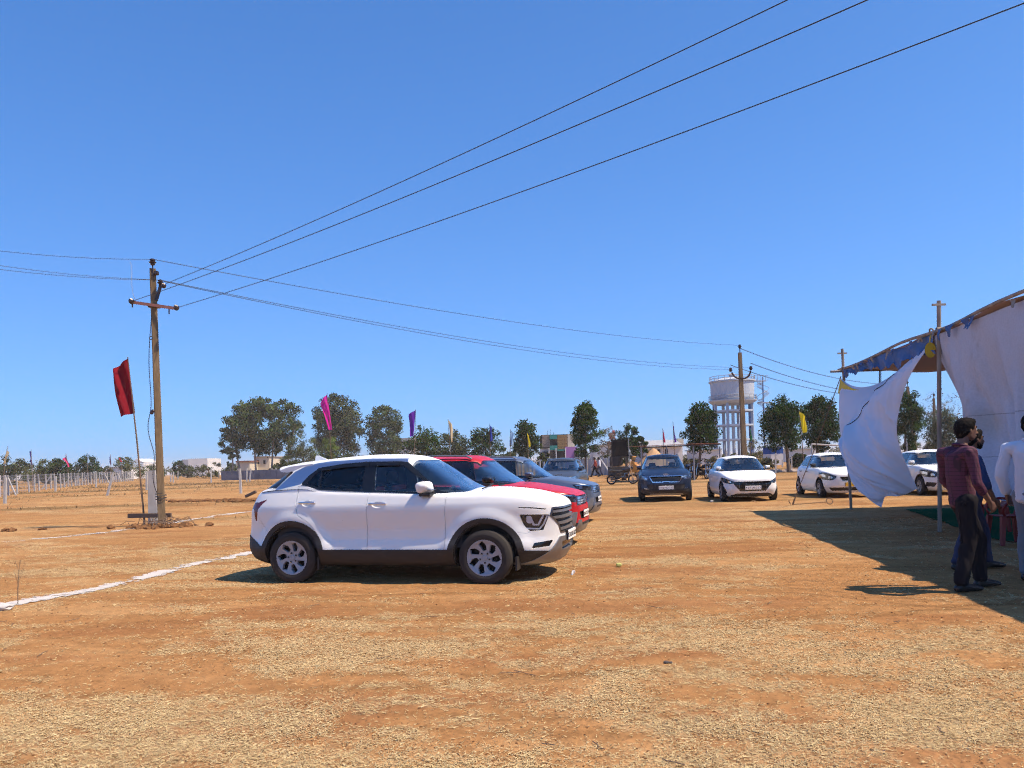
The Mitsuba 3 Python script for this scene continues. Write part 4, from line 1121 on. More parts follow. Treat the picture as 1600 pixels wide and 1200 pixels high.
for _ in range(60):
    c = foot(250, 21.2)[:2] + r_.normal(0, 1, 2) * [.35, .15]
    a = r_.uniform(0, 6.28); L = r_.uniform(.15, .5)
    p = np.array([c[0], c[1], float(gz(*c)) + r_.uniform(.05, .22)])
    ms.append(tube([p, p + [L * math.cos(a) * .6, L * math.sin(a) * .6, r_.uniform(-.05, .12)], p + [L * math.cos(a), L * math.sin(a) * .9, r_.uniform(-.15, .1)]], .008, 5))
one('dry_twigs', cat(*ms), 'm_stick', 'tangle of dry twigs at the foot of the utility pole', kind='stuff')
clods('soil_clod', gp(40, 829), 5, np.array([.30, .10]), .12, 'few dark clods of earth on the chalk line far left', 14)
clods('soil_clod', foot(330, 40), 60, np.array([1.2, .3]), .16, 'low ridge of dug earth between the pole and the white car', 15)
clods('soil_clod', foot(392, 38), 40, np.array([.8, .3]), .2, 'dug earth behind the back of the white car', 16)
one('log', bar(foot(384, 38) + [0, 0, .25], foot(401, 37.5) + [0, 0, .5], .14, .10, bev=.02), 'm_stick', 'dark stump of wood lying on dug earth left of the white car', 'log')

# plot marker stones and posts
def post(px, ytop, ybase, lean=0.0, label='white marker post standing in the open field', hgt=1.5, w=.15):
    d = hgt * FOC / (ybase - ytop)
    b = foot(px, d); t = at(px + lean, ytop, d)
    g = hull(np.vstack([box(w, w * .8, .02).vertices + b - [0, 0, .02], box(w * .85, w * .7, .02).vertices + t - [0, 0, .02]]))
    one('marker_post', g, 'm_stone_white', label, 'post', 'white marker posts in the field')
post(7.5, 746, 785, 1, 'white marker post nearest the left edge of the picture')
post(86.5, 744, 768, 1, 'white marker post in front of the left fence, under the pink flag'); post(120.5, 743, 760, 0, 'short white marker post before the left fence, right of the pink flag'); post(150, 740, 760, .5, 'white marker post before the left fence, left of the leaning one')
post(167.5, 739, 773, 9.5, 'white marker post leaning strongly to the right before the fence', 1.6); post(229, 738, 764, 0, 'white marker post between the flag pole and the thick stone post')
post(266.5, 738, 754, 1.5, 'left one of the close pair of white posts right of the utility pole'); post(271, 737, 754, 0, 'right one of the close pair of white posts right of the utility pole'); post(278, 736, 749, 0, 'white marker post next to the close pair, right of it')
for px, a_, b_, w_ in ((290, 738, 747, 'leftmost'), (300, 738, 746, 'middle one'), (312, 736, 745, 'rightmost')): post(px, a_, b_, 0, w_ + ' of three tiny white posts far off right of the utility pole')
post(330, 733, 752, 0, 'white marker post before the scrub, left of the far dark wall'); post(342, 734, 746, 0, 'short white post at the left end of the dark wall'); post(349, 733, 746, 2, 'short leaning white post at the left end of the dark wall')
post(376.5, 732, 767, -2, 'tall white marker post left of the white car'); post(385.5, 732, 751, 0, 'upright white post right of the tall one, before the dark wall'); post(390, 732, 751, 2, 'leaning white post right of the tall one, before the dark wall'); post(425, 731, 747, 0, 'white post before the dark wall, farther left of two by the car'); post(431, 731, 747, 0, 'white post before the dark wall, nearest the car tail')
for px, yt, yb in ((1212, 708, 737), (1222.5, 718, 739), (1237, 712, 737), (1290, 704, 731), (1299, 709, 725), (1315, 704, 728)):
    post(px, yt, yb, 0, 'slim white post ' + {1212: 'left of the round trees, tallest beside the blue cabin', 1222.5: 'just left of the bare trunk of the round tree', 1237: 'just right of the bare trunk of the round tree', 1290: 'under the tree behind the yellow flag', 1299: 'behind the pipe frame, left half', 1315: 'behind the pipe frame beside the cloth'}[px], 1.45, .11)
post(1417, 690, 716, 0, 'white post between the hanging cloths', 1.5, .14); post(1135, 704, 735, 0, 'white post right of the shed roof', 1.6, .12)

# fence on the left: concrete posts with struts and wire mesh
fence = thing('post_fence', 'long fence of white concrete posts with wire mesh along the left', 'fence')
fx = [0, 9, 13.5, 27, 45.5, 54, 61.5, 72, 80, 86, 95, 101, 107, 112, 118, 123.5, 128.5, 133, 137.5, 142.5, 147, 151, 156, 160.5, 164, 168, 173, 177, 181, 184, 187, 190, 193, 196, 199, 202, 205, 208]
top_pts = []
dist = lambda px: 62 + (px / 208) ** 1.15 * 78
pd = ply(hull(np.vstack([box(.115, .10, .01).vertices, box(.10, .09, .01).vertices + [0, 0, 1.75]])), 'm_stone_white')
sd = ply(bar([0, 0, 1.5], [.85, -.35, 0], .09, .09), 'm_stone_white')
for k, px in enumerate(fx):
    b = foot(px, dist(px)); top_pts.append(b)
    put(fence, 'post', pd, None, to=T().translate(b.tolist()) @ T().rotate([0, 1, 0], float(n_rand(k * 3.1, 2) * 5 - 3)))
    if k in (2, 8, 13, 18, 24, 29): put(fence, 'strut', sd, None, to=T().translate(b.tolist()) @ T().scale([-1 if k in (8, 13, 18) else 1, 1, 1]))
ms = []
for z in (.25, .6, .95, 1.3, 1.65): ms.append(tube([q + [0, 0, z] for q in top_pts], .012, 4))
for a, c in zip(top_pts[:-1], top_pts[1:]):
    for f in np.arange(0, 1, .16): 
        q = a * (1 - f) + c * f; ms.append(bar(q + [0, 0, .1], q + [0, 0, 1.72], .014))
put(fence, 'wire_mesh', cat(*ms), 'm_galv', kind='stuff')

# walls, fences and buildings far off
w = thing('boundary_wall', 'long low blue-grey wall behind the field, left of the white car', 'wall')
a0, a1 = foot(346, 112), foot(545, 104)
L = np.linalg.norm(a1 - a0); u = (a1 - a0) / L
N = 22
for k in range(N):
    p, q = a0 + u * L * k / N, a0 + u * L * (k + 1) / N
    put(w, 'panel', moved(box(L / N - .05, .14, 1.45), *((p + q) / 2 - [0, 0, .1]), rz=math.atan2(u[1], u[0])), 'm_wall_blue')
def slab_fence(px0, px1, d0, d1, n, h, label, gap=.06, seed=0):
    r = np.random.default_rng(seed)
    k = thing('slab_fence', label, 'fence')
    a0, a1 = foot(px0, d0), foot(px1, d1)
    for i in range(n):
        p = a0 + (a1 - a0) * (i + .5) / n
        wd = np.linalg.norm(a1 - a0) / n - gap
        put(k, 'slab', moved(box(wd, .09, h * r.uniform(.9, 1.06), bev=.01), p[0], p[1], p[2] - .05, ry=r.normal(0, .02), rz=math.atan2(a1[1] - a0[1], a1[0] - a0[0])), 'm_slab')
slab_fence(884, 962, 74, 70, 22, 1.75, 'pale grey fence of upright stone slabs behind the walking people', seed=3)
slab_fence(742, 884, 88, 75, 26, 1.55, 'row of grey stone slabs behind the parked cars', gap=.38, seed=4)

def house(name, label, cat_='building'):
    return thing(name, label, cat_)
def block(px0, px1, ytop, d, depth, mat_, parent=None, zlow=None, name='wall', proud=0):
    a, b = foot(px0, d), foot(px1, d)
    t = at((px0 + px1) / 2, ytop, d)
    z0 = min(a[2], b[2]) - .1 if zlow is None else at((px0 + px1) / 2, zlow, d)[2]
    x0 = at(px0, 720, d)[0]; x1 = at(px1, 720, d)[0]
    return put(parent, name, box(x1 - x0, depth, t[2] - z0, (x0 + x1) / 2, d + depth / 2 - proud, z0), mat_)
# two-storey house in many colours
h = house('colourful_house', 'two-storey house with brown slatted panels, teal balconies and purple wall')
block(847, 903, 700, 141, 9, 'm_white_wall', h)
block(847, 888, 679, 140.6, 8, 'm_dark_opening', h, zlow=700, name='upper_wall')
for i, (x0, x1, y0, y1, m_) in enumerate(((848, 860, 679.5, 699, 'm_panel_grey'), (872, 887.5, 679.5, 702, 'm_panel_brown'))):
    n = 10
    for k in range(n):
        yy0 = y0 + (y1 - y0) * k / n; yy1 = y0 + (y1 - y0) * (k + .82) / n
        block(x0, x1, yy0, 140, .4, m_, h, zlow=yy1, name='slat', proud=.0)
block(860, 871.5, 679.5, 139.6, .9, 'm_teal', h, zlow=686, name='balcony'); block(860, 871.5, 696, 139.6, .9, 'm_teal', h, zlow=703, name='balcony')
block(872, 887, 702, 139.5, .3, 'm_teal', h, zlow=704.5, name='floor_band')
block(848, 884, 705, 140.4, .3, 'm_dark_opening', h, name='shop_opening')
for x in (858.5, 869.5, 884): block(x - .7, x + .7, 700, 139.2, .3, 'm_white_wall', h, name='pillar')
block(884, 903, 698, 139.3, 1.5, 'm_purple', h, name='purple_wall'); block(888, 899, 678, 142, 6, 'm_cream_wall', h, zlow=698, name='stair_tower')
block(898, 906, 704, 139.0, .3, 'm_dark_opening', h, name='doorway')
for px, yt in ((857, 673), (861, 671), (866, 675)): block(px - .25, px + .25, yt, 141, .2, 'm_insulator', h, zlow=680, name='roof_rod')
h = house('white_house', 'white building with a grey roof edge behind the trees above the white car roof')
block(613, 646, 690, 175, 12, 'm_white_wall', h); block(612, 647, 684.5, 174.5, 13, 'm_grey_roof', h, zlow=690, name='roof')
for x in (620, 630, 639): block(x - 2, x + 2, 697, 174.9, .3, 'm_dark_opening', h, zlow=703, name='window')
h = house('cream_house', 'cream house with a flat roof behind the tall eucalyptus trees')
block(397, 421, 714, 165, 10, 'm_cream_wall', h); block(396, 422, 712.5, 164.6, 11, 'm_grey_roof', h, zlow=714, name='roof')
for x in (403, 413): block(x - 1.7, x + 1.7, 719, 164.9, .3, 'm_dark_opening', h, zlow=725, name='window')
h = house('cream_house', 'low cream shed left of the flat-roofed cream house')
block(369, 390, 722, 160, 8, 'm_cream_wall', h); block(368, 391, 720, 159.6, 9, 'm_rust_roof', h, zlow=722, name='roof')
h = house('white_hall', 'long white building on the far left horizon', 'building')
block(294, 324, 716.5, 300, 14, 'm_white_wall', h); block(284, 294, 718, 300, 14, 'm_grey_roof', h, name='side_wing')
h = house('white_house', 'small white house on the far left behind the flags')
block(205, 224, 724, 210, 9, 'm_white_wall', h)
a = at(214, 723, 210); put(h, 'roof', hull([a + [-1.9, 0, 0], a + [1.9, 0, 0], a + [-1.9, 9, 0], a + [1.9, 9, 0], a + [0, 0, 1.1], a + [0, 9, 1.1]]), 'm_white_wall')
h = house('white_house', 'low white house behind the left fence')
block(166, 190, 731, 200, 9, 'm_white_wall', h); block(165, 191, 729.5, 199.7, 10, 'm_grey_roof', h, zlow=731, name='roof')
h = house('long_shed', 'long white shed with a grey roof behind the rusty shelter', 'building')
block(1008, 1067, 697, 108, 9, 'm_white_wall', h)
x0, x1 = at(1006, 700, 107)[0], at(1069, 700, 107)[0]; z0, z1 = at(1036, 697.5, 107)[2], at(1036, 686, 107)[2]
put(h, 'roof', hull([(x0, 107, z0), (x1, 107, z0), (x0, 118, z0), (x1, 118, z0), (x0, 112.5, z1), (x1, 112.5, z1)]), 'm_grey_roof')
for x in (1018, 1030, 1042): block(x - 2.2, x + 2.2, 702, 107.9, .2, 'm_dark_opening', h, zlow=712, name='window')
block(1060, 1069, 685, 113, 3, 'm_cream_wall', h, zlow=694, name='roof_tank')
h = house('blue_container', 'blue cabin under the round trees right of the water tower', 'cabin')
block(1205, 1224, 698, 95, 3, 'm_tarpaulin_blue', h, zlow=709); block(1204, 1225, 697, 94.8, 3.4, 'm_grey_roof', h, zlow=698, name='roof'); block(1205, 1224, 709, 95, 3, 'm_white_wall', h, name='base')
h = house('white_house', 'low white houses behind the round trees on the right')
block(1226, 1275, 702, 120, 8, 'm_white_wall', h); block(1225, 1276, 700.5, 119.6, 9, 'm_grey_roof', h, zlow=702, name='roof')
h = house('white_house', 'low white house behind the shed posts left of the tower')
block(1092, 1128, 703, 118, 8, 'm_white_wall', h); block(1091, 1129, 701.5, 117.6, 9, 'm_grey_roof', h, zlow=703, name='roof')
h = house('white_house', 'white building far off behind the auto rickshaw')
block(930, 962, 696, 150, 10, 'm_white_wall', h); block(929, 963, 694.5, 149.6, 11, 'm_grey_roof', h, zlow=696, name='roof')

# water tower
D = 130.0
wt = thing('water_tower', 'white round water tower on blue and white columns with a spiral stair', 'water tower')
cx, cy = at(1145, 640, D + 3.6)[0], D + 3.6
Z = lambda y: EYE + (715.5 - y + 1.0) * D / FOC
put(wt, 'tank', moved(lathe([(3.2, Z(625)), (3.58, Z(623.5)), (3.66, Z(612)), (3.70, Z(597)), (3.95, Z(596.6)), (3.95, Z(594.6)), (3.5, Z(594)), (1.8, Z(589.5)), (.5, Z(588)), (0, Z(588))], 48), cx, cy), 'm_tower_white', smooth=35)
put(wt, 'tank_base', moved(lathe([(0, Z(628)), (1.5, Z(632)), (3.3, Z(632)), (4.05, Z(627.5)), (4.1, Z(625.8)), (3.4, Z(625.8)), (3.4, Z(624))], 48), cx, cy), 'm_tower_white', smooth=35)
put(wt, 'vent', moved(lathe([(.45, Z(588)), (.45, Z(584.5)), (.75, Z(584.5)), (.3, Z(582)), (0, Z(581))], 16), cx, cy), 'm_grey_roof')
for k in range(8):
    a = 2 * np.pi * (k + .3) / 8
    put(wt, 'column', moved(box(.40, .40, Z(628) - .2, 0, 0, 0), cx + 3.3 * math.cos(a), cy + 3.3 * math.sin(a), .2, rz=a), 'm_tower_blue' if k % 3 == 0 else 'm_tower_pale')
put(wt, 'central_shaft', moved(cyl(.28, Z(627) - .2, 16), cx, cy, .2), 'm_tower_white')
for y in (643, 666, 689):
    ms = []
    for k in range(8):
        a, b2 = 2 * np.pi * (k + .3) / 8, 2 * np.pi * (k + 1.3) / 8
        ms.append(bar([cx + 3.3 * math.cos(a), cy + 3.3 * math.sin(a), Z(y)], [cx + 3.3 * math.cos(b2), cy + 3.3 * math.sin(b2), Z(y)], .3, .48))
    for k in range(0, 2):
        a = 2 * np.pi * (k * 2 + .3) / 8
        ms.append(bar([cx + 3.3 * math.cos(a), cy + 3.3 * math.sin(a), Z(y) + .01 * k], [cx - 3.3 * math.cos(a), cy - 3.3 * math.sin(a), Z(y) + .01 * k], .22, .36))
    put(wt, 'ring_beam', cat(*ms), 'm_tower_white')
def rail(r, z, h_, n, a0=0, a1=2 * np.pi):
    ms = [tube([[cx + r * math.cos(a), cy + r * math.sin(a), z + hh] for a in np.linspace(a0, a1, 40)], .05, 5) for hh in (h_ * .5, h_)]
    ms += [bar([cx + r * math.cos(a), cy + r * math.sin(a), z], [cx + r * math.cos(a), cy + r * math.sin(a), z + h_], .06) for a in np.linspace(a0, a1, n)]
    return cat(*ms)
put(wt, 'roof_railing', rail(3.8, Z(594.6), .75, 24), 'm_grey_roof'); put(wt, 'gallery_railing', rail(4.0, Z(625.8), .8, 24), 'm_grey_roof')
sx, sy = cx + 5.15, cy - .6
ms = []
for k in range(70):
    a = k * .42; z = .3 + k * (Z(597) - .3) / 70
    ms.append(moved(box(.95, .35, .08, .55, 0, 0), sx, sy, z, rz=a))
put(wt, 'spiral_stair', cat(*ms), 'm_tower_white', kind='stuff')
put(wt, 'stair_pole', moved(cyl(.12, Z(590) - .2, 10), sx, sy, .2), 'm_tower_blue')
put(wt, 'stair_rail', tube([[sx + 1.02 * math.cos(a), sy + 1.02 * math.sin(a), 1.2 + a / .42 * (Z(597) - .3) / 70] for a in np.arange(0, 29, .2)], .05, 5), 'm_grey_roof')
put(wt, 'stair_bridge', box(2.2, .8, .15, cx + 4.6, cy - .6, Z(597)), 'm_tower_white'); put(wt, 'stair_landing', box(2.0, 1.6, .15, sx + .2, sy, Z(632)), 'm_tower_white')
put(wt, 'bridge_railing', cat(*[bar([cx + 3.7 + q, cy - 1, Z(597)], [cx + 3.7 + q, cy - 1, Z(597) + 1], .06) for q in np.arange(0, 2.3, .45)], bar([cx + 3.7, cy - 1, Z(597) + 1], [cx + 6, cy - 1, Z(597) + 1], .07)), 'm_grey_roof')

# rusty shelter with motorcycles
sh = thing('open_shelter', 'open shelter with a thin rusty metal roof on slim posts', 'shelter')
d0, d1 = 49.0, 53.5
P = np.zeros((60, 5, 3))
for i, f in enumerate(np.linspace(0, 1, 60)):
    px = 997 + (1127 - 997) * f
    for j, g_ in enumerate(np.linspace(0, 1, 5)):
        y = 697.5 - 6.0 * f + 1.2 * ss(.8, 1, f)
        q = at(px, y, d0)
        P[i, j] = [q[0], d0 + (d1 - d0) * g_, q[2] + .06 * g_ + .010 * math.sin(i * 1.9)]
put(sh, 'roof', sheet(P, .02), 'm_rust_roof')
for px in (1003.5, 1043, 1085, 1126):
    for d in (d0 + .2, d1 - .2):
        b = foot(px, d); put(sh, 'post', moved(cyl(.05, at(px, 694.5, d0)[2] - .12 - b[2], 8), *b), 'm_galv')
put(sh, 'purlin', bar(at(997, 699.5, d0 + .3), at(1127, 694, d0 + .3), .08), 'm_insulator')
# sand heap, stones
b = foot(1022, 84)
gq = lathe([(0, 2.35), (.35, 2.2), (1.3, 1.25), (2.3, .35), (2.8, 0)], 40); gq.vertices[:, 2] *= 1 + .15 * (meshkit.noise(gq.vertices * .9) - .5)
one('sand_heap', moved(gq, *b), 'm_sand', 'heap of sand behind the rusty shelter', 'sand heap', smooth=True)
diffuse('rubble', (.36, .30, .26))
clods('rubble', foot(1262, 63), 150, np.array([2.1, .8]), .28, 'scattered stones and rubble under the round trees', 21, 'm_rubble')
clods('rubble', foot(1447, 75), 90, np.array([2.6, .9]), .34, 'bank of stones behind the right-hand parked car', 22, 'm_rubble')
clods('rubble', foot(1180, 66), 70, np.array([2.6, .7]), .25, 'stones behind the white hatchback near the tower', 23, 'm_rubble')
# white frame of pipes
fr = thing('pipe_frame', 'white pipe frame like a small goal behind the white taxi car', 'frame')
p0, p1 = at(1268, 694, 48), at(1322, 696.5, 48)
put(fr, 'crossbar', tube([p0, p1], .05, 8), 'm_stone_white')
for q, px in ((p0, 1268), (p1, 1322)):
    put(fr, 'upright', tube([q, [q[0], q[1], 0.1]], .045, 8), 'm_stone_white')
# small things on the near ground
diffuse('litter', (.62, .66, .22))
q = gp(967, 885)
one('crumpled_wrapper', rbox(.075, .06, .05, .018, q[0], q[1], float(gz(*q)) + .004), 'm_litter', 'small pale yellow-green wrapper lying right of the white car', 'litter')
diffuse('pebble', (.10, .09, .085))
q = gp(1041, 1037)
for dx, s, l in ((0, .016, 'larger of two dark pebbles on the near ground'), (.030, .011, 'smaller of two dark pebbles on the near ground')):
    v = trimesh.creation.icosphere(2); v.vertices *= np.array([1.3, 1, .7]) * s
    one('pebble', moved(v, q[0] + dx, q[1], float(gz(*q)) + s * .5), 'm_pebble', l, 'pebble', smooth=True)
q = gp(1112, 785); one('paper_scrap', rbox(.10, .08, .07, .02, q[0], q[1], float(gz(*q))), 'm_stone_white', 'white scrap of paper by the front wheel of the white hatchback', 'litter')
# loose clods and gravel on the near ground
r_ = np.random.default_rng(31); ms = []; n = 1700
yy = 3.4 * (14 / 3.4) ** r_.random(n); xx = (r_.random(n) - .5) * 1.45 * yy
ico = trimesh.creation.icosphere(0)
V = []; 
sz = r_.uniform(.003, .009, n) * (1 + .05 * yy)
for k in range(n):
    V.append(ico.vertices * sz[k] * r_.uniform(.6, 1.2, (12, 1)) * [1, 1, .6] + [xx[k], yy[k], float(gz(xx[k], yy[k])) + sz[k] * .2])
F = (ico.faces[None] + (np.arange(n) * 12)[:, None, None]).reshape(-1, 3)
one('gravel', trimesh.Trimesh(np.vstack(V), F, process=False), 'm_clod', 'small crumbs of earth strewn over the near ground', kind='stuff')
ms = []
for k in range(26):
    y = 3.6 + 6 * r_.random(); x = (r_.random() - .5) * 1.4 * y; a = r_.uniform(0, 6.28); L = r_.uniform(.05, .2)
    ms.append(tube([[x + L * t * math.cos(a) + .01 * math.sin(7 * t), y + L * t * math.sin(a), float(gz(x, y)) + .012] for t in (0, .4, .7, 1)], .0028, 5))
one('dry_twigs', cat(*ms), 'm_stick', 'thin dry twigs strewn over the near ground', kind='stuff')
# a dry stalk near the left edge
q = gp(28, 945); b = np.array([q[0], q[1], float(gz(*q))])
ms = [tube(spline([b, b + [.01, 0, .25], b + [.045, 0, .52]], 10), [.005] * 6 + [.003] * 4, 5)]
for z, dx, dz in ((.2, -.07, .2), (.3, .06, .18), (.38, -.05, .12), (.26, .05, .15)): ms.append(tube([b + [.02, 0, z], b + [.02 + dx, .02, z + dz]], .002, 4))
one('dry_stalk', cat(*ms), 'm_stick', 'leafless dry weed standing beside the near chalk line', 'weed')
diffuse('painted_stone', (.5, .49, .48))
q = gp(3, 952); v = trimesh.creation.icosphere(2); v.vertices *= (.75 + .5 * meshkit.noise(v.vertices * 2.1 + 5))[:, None] * [.11, .08, .05]
one('stone', moved(v, q[0], q[1], float(gz(*q)) + .03), 'm_painted_stone', 'whitish stone at the end of the chalk line, at the left edge', 'stone', smooth=40)
# ---------------------------------------------------------------- trees and shrubs
mat('leaf', {'type': 'principledthin', 'base_color': VC, 'roughness': .55, 'diff_trans': .55, 'spec_trans': 0.0})
pr('bark', (.13, .095, .07), .9); pr('bark_pale', (.26, .22, .19), .9)

def crown_mesh(cl, leaf, per, col, r, droop=0.0, var=.3):
    """Leaf clumps cl (n, 4: centre, radius) -> one mesh of small leaf quads with a tone per clump and leaf."""
    n = len(cl)
    k = np.repeat(np.arange(n), per)
    m = len(k)
    v = r.normal(0, 1, (m, 3)); v /= np.linalg.norm(v, axis=1, keepdims=True)
    rad = cl[k, 3] * r.random(m) ** .5
    c = cl[k, :3] + v * rad[:, None] * [1, 1, .85]
    a = r.normal(0, 1, (m, 3)); a[:, 2] -= droop; a /= np.linalg.norm(a, axis=1, keepdims=True)
    b = np.cross(a, r.normal(0, 1, (m, 3))); b /= np.linalg.norm(b, axis=1, keepdims=True)
    s = leaf * r.uniform(.6, 1.35, m)[:, None]
    V = np.stack([c - a * s, c + b * s * .42, c + a * s, c - b * s * .42], 1).reshape(-1, 3)
    q = np.arange(m)[:, None] * 4
    F = np.vstack([q + [0, 1, 2], q + [0, 2, 3]])
    tone = (1 + var * r.normal(0, 1, n))[k] * (1 + .25 * r.normal(0, 1, m))
    C = np.clip(np.asarray(col) * np.clip(tone, .35, 2)[:, None] * (1 + r.normal(0, .08, (m, 3))), .004, 1)
    return trimesh.Trimesh(V, F, process=False), np.repeat(C, 4, 0)

def tree(name, label, px0, px1, ytop, ylow, d, col, seed, group='trees', n=70, per=70, leaf=None, shape='round', bark='m_bark', trunk=.16, stems=1, droop=0.0, depth=None, cat_='tree', base=None, clump=1.0):
    r = np.random.default_rng(seed)
    c = (px0 + px1) / 2
    b = foot(c if base is None else base, d)
    W = (px1 - px0) * d / FOC / 2
    zt, zl = at(c, ytop, d)[2], at(c, ylow, d)[2]
    Hh = (zt - zl) / 2; zc = (zt + zl) / 2; xc = at(c, (ytop + ylow) / 2, d)[0]
    cl = []
    while len(cl) < n:
        p = r.uniform(-1, 1, 3)
        q = np.linalg.norm(p)
        if q > 1: continue
        if shape == 'oval': w_ = 1 - .45 * max(p[2], 0) ** 1.5
        elif shape == 'tall': w_ = .55 + .45 * math.cos(p[2] * 1.3)
        elif shape == 'flat': w_ = 1 - .25 * max(-p[2], 0)
        else: w_ = 1
        e = .78 + .3 * float(meshkit.noise(p / max(q, .05) * 2.2 + seed))
        if q < .35 and r.random() < .6: continue
        s = (.20 + .15 * r.random()) * clump
        cl.append([xc + p[0] * W * w_ * e * (1.06 - s * .35), b[1] + p[1] * min(W, depth or W) * w_ * e, zc + p[2] * Hh * (1.05 - s * .3) * min(e + .14, 1.08), s * min(W, Hh) * (1.15 if Hh > W * .5 else 1.6)])
    cl = np.array(cl)
    leaf = leaf or .0017 * d
    k = thing(name, label, cat_, group)
    g, C = crown_mesh(cl, leaf, per, col, r, droop)
    put(k, 'crown', g, 'm_leaf', color=C)
    ms = []
    for s in range(stems):
        o = (s - (stems - 1) / 2) * W * .55 if stems > 1 else 0
        bb = b + [o * .7, r.normal(0, .2), 0]
        top = np.array([xc + o, b[1], zl + Hh * 1.1])
        mid = bb * .5 + top * .5 + [r.normal(0, .12), 0, 0]
        ms.append(tube(spline([bb - [0, 0, .1], mid, top], 10), np.linspace(trunk, trunk * .4, 10), 7))
        near = cl[np.argsort(np.linalg.norm(cl[:, :3] - top, axis=1))[: max(6, 14 // stems)]]
        for q in near:
            st = mid * .35 + top * .65 if q[2] < top[2] else top
            ms.append(tube([st, (st + q[:3]) / 2 + r.normal(0, .1, 3), q[:3]], [trunk * .4, trunk * .25, trunk * .1], 5))
    put(k, 'trunk', cat(*ms), bark, smooth=True)
    return k
DK, MD, OL, EU, YG, DR = (.033, .066, .016), (.048, .090, .020), (.10, .12, .038), (.078, .112, .042), (.14, .16, .045), (.16, .135, .10)
tree('eucalyptus_tree', 'tallest grey-green eucalyptus group with thin trunks, left of the white car roof', 352, 472, 620, 706, 140, EU, 1, n=230, per=70, leaf=.26, clump=.62, stems=4, bark='m_bark_pale', trunk=.2, droop=.8, depth=5)
tree('eucalyptus_tree', 'low left bough of the tall eucalyptus group', 342, 385, 664, 716, 139, EU, 2, n=50, per=55, leaf=.24, clump=.7, bark='m_bark_pale', trunk=.16, droop=.8)
tree('eucalyptus_tree', 'broad dark eucalyptus behind the magenta flag', 482, 572, 621, 718, 150, (.072, .095, .042), 3, n=190, per=75, leaf=.26, clump=.68, stems=2, bark='m_bark', trunk=.22, droop=.8, depth=5)
tree('eucalyptus_tree', 'greyer eucalyptus right of the one behind the magenta flag', 570, 636, 637, 722, 152, EU, 4, n=150, per=65, leaf=.25, clump=.68, bark='m_bark', trunk=.2, droop=.8, depth=5)
tree('bushy_tree', 'olive-green bushy tree between the two eucalyptus groups', 448, 500, 678, 738, 128, OL, 5, n=60, per=70, leaf=.17)
tree('bushy_tree', 'small bright green tree below the magenta flag', 498, 530, 682, 738, 120, YG if False else (.12, .17, .04), 6, n=40, per=70, leaf=.17)
tree('bushy_tree', 'leafy tree behind the cream flag, left half of the hedge', 632, 692, 668, 736, 104, MD, 7, n=70, per=70, leaf=.17)
tree('bushy_tree', 'leafy tree right of the cream flag', 678, 735, 672, 738, 100, (.085, .105, .05), 8, n=70, per=70, leaf=.17)
tree('bushy_tree', 'dark bushy tree behind the blue flag', 730, 788, 666, 736, 98, DK, 9, n=70, per=70, leaf=.17)
tree('round_tree', 'dark round tree behind the slim yellow flag above the grey car', 797, 845, 656, 722, 92, DK, 10, n=75, per=75, leaf=.15, shape='oval')
tree('round_tree', 'tall oval green tree above the walking person', 889, 942, 630, 713, 72, MD, 11, n=85, per=85, leaf=.125, shape='oval', trunk=.13, base=917)
tree('round_tree', 'uneven dark tree behind the black display board', 962, 1000, 664, 722, 86, DK, 12, n=50, per=70, leaf=.14, base=978)
tree('round_tree', 'small tree at the left end of the shelter roof', 992, 1012, 676, 716, 84, DK, 13, n=24, per=60, leaf=.13)
tree('round_tree', 'dense dark green tree left of the water tower', 1064, 1126, 632, 708, 66, DK, 14, n=100, per=85, leaf=.12, shape='oval', trunk=.15, base=1090)
tree('round_tree', 'round dark tree with a bare trunk right of the water tower', 1190, 1256, 622, 706, 62, DK, 15, n=110, per=85, leaf=.115, trunk=.17, base=1231)
tree('round_tree', 'round dark tree behind the yellow flag, left of the hanging cloth', 1248, 1316, 622, 704, 66, DK, 16, n=110, per=85, leaf=.12, trunk=.16)
tree('round_tree', 'dark tree seen between the hanging cloths', 1388, 1442, 604, 706, 70, DK, 17, n=90, per=80, leaf=.125, trunk=.14)
tree('bushy_tree', 'dark green thorn tree behind the tall tent pole', 1446, 1506, 640, 702, 92, (.07, .09, .045), 18, n=70, per=75, leaf=.15)
tree('bare_tree', 'thin half-bare tree above the thorn tree by the tent pole', 1430, 1500, 614, 690, 100, DR, 19, n=46, per=20, leaf=.13, bark='m_bark')
tree('bare_tree', 'thin reddish half-bare tree left of the black display board', 934, 968, 668, 730, 95, DR, 20, n=40, per=22, leaf=.13)
pr('red_leaf', (.34, .06, .05), .7)
tree('palm_like_tree', 'small tree with a red top behind the display board', 950, 964, 672, 700, 110, (.32, .10, .08), 21, n=14, per=40, leaf=.14)
L_ = 'trees on the left horizon'
tree('bushy_tree', 'wide olive tree at the left edge behind the cream flag', -22, 46, 715, 760, 130, (.085, .105, .045), 22, L_, n=60, per=70, leaf=.2)
tree('bushy_tree', 'low olive tree behind the indigo flag', 34, 84, 720, 758, 150, OL, 23, L_, n=50, per=60, leaf=.2)
tree('bushy_tree', 'green tree left of the pink flag', 60, 92, 719, 756, 135, (.09, .12, .04), 24, L_, n=40, per=60, leaf=.18)
tree('bushy_tree', 'dark green tree behind the pink flag', 78, 110, 713, 756, 132, DK, 25, L_, n=50, per=60, leaf=.18)
tree('bushy_tree', 'round dark tree behind the pale blue flag', 121, 157, 711, 752, 140, DK, 26, L_, n=50, per=60, leaf=.18)
tree('bushy_tree', 'sparse grey-green tree behind the far red flag', 176, 212, 715, 748, 180, OL, 27, L_, n=36, per=50, leaf=.22)
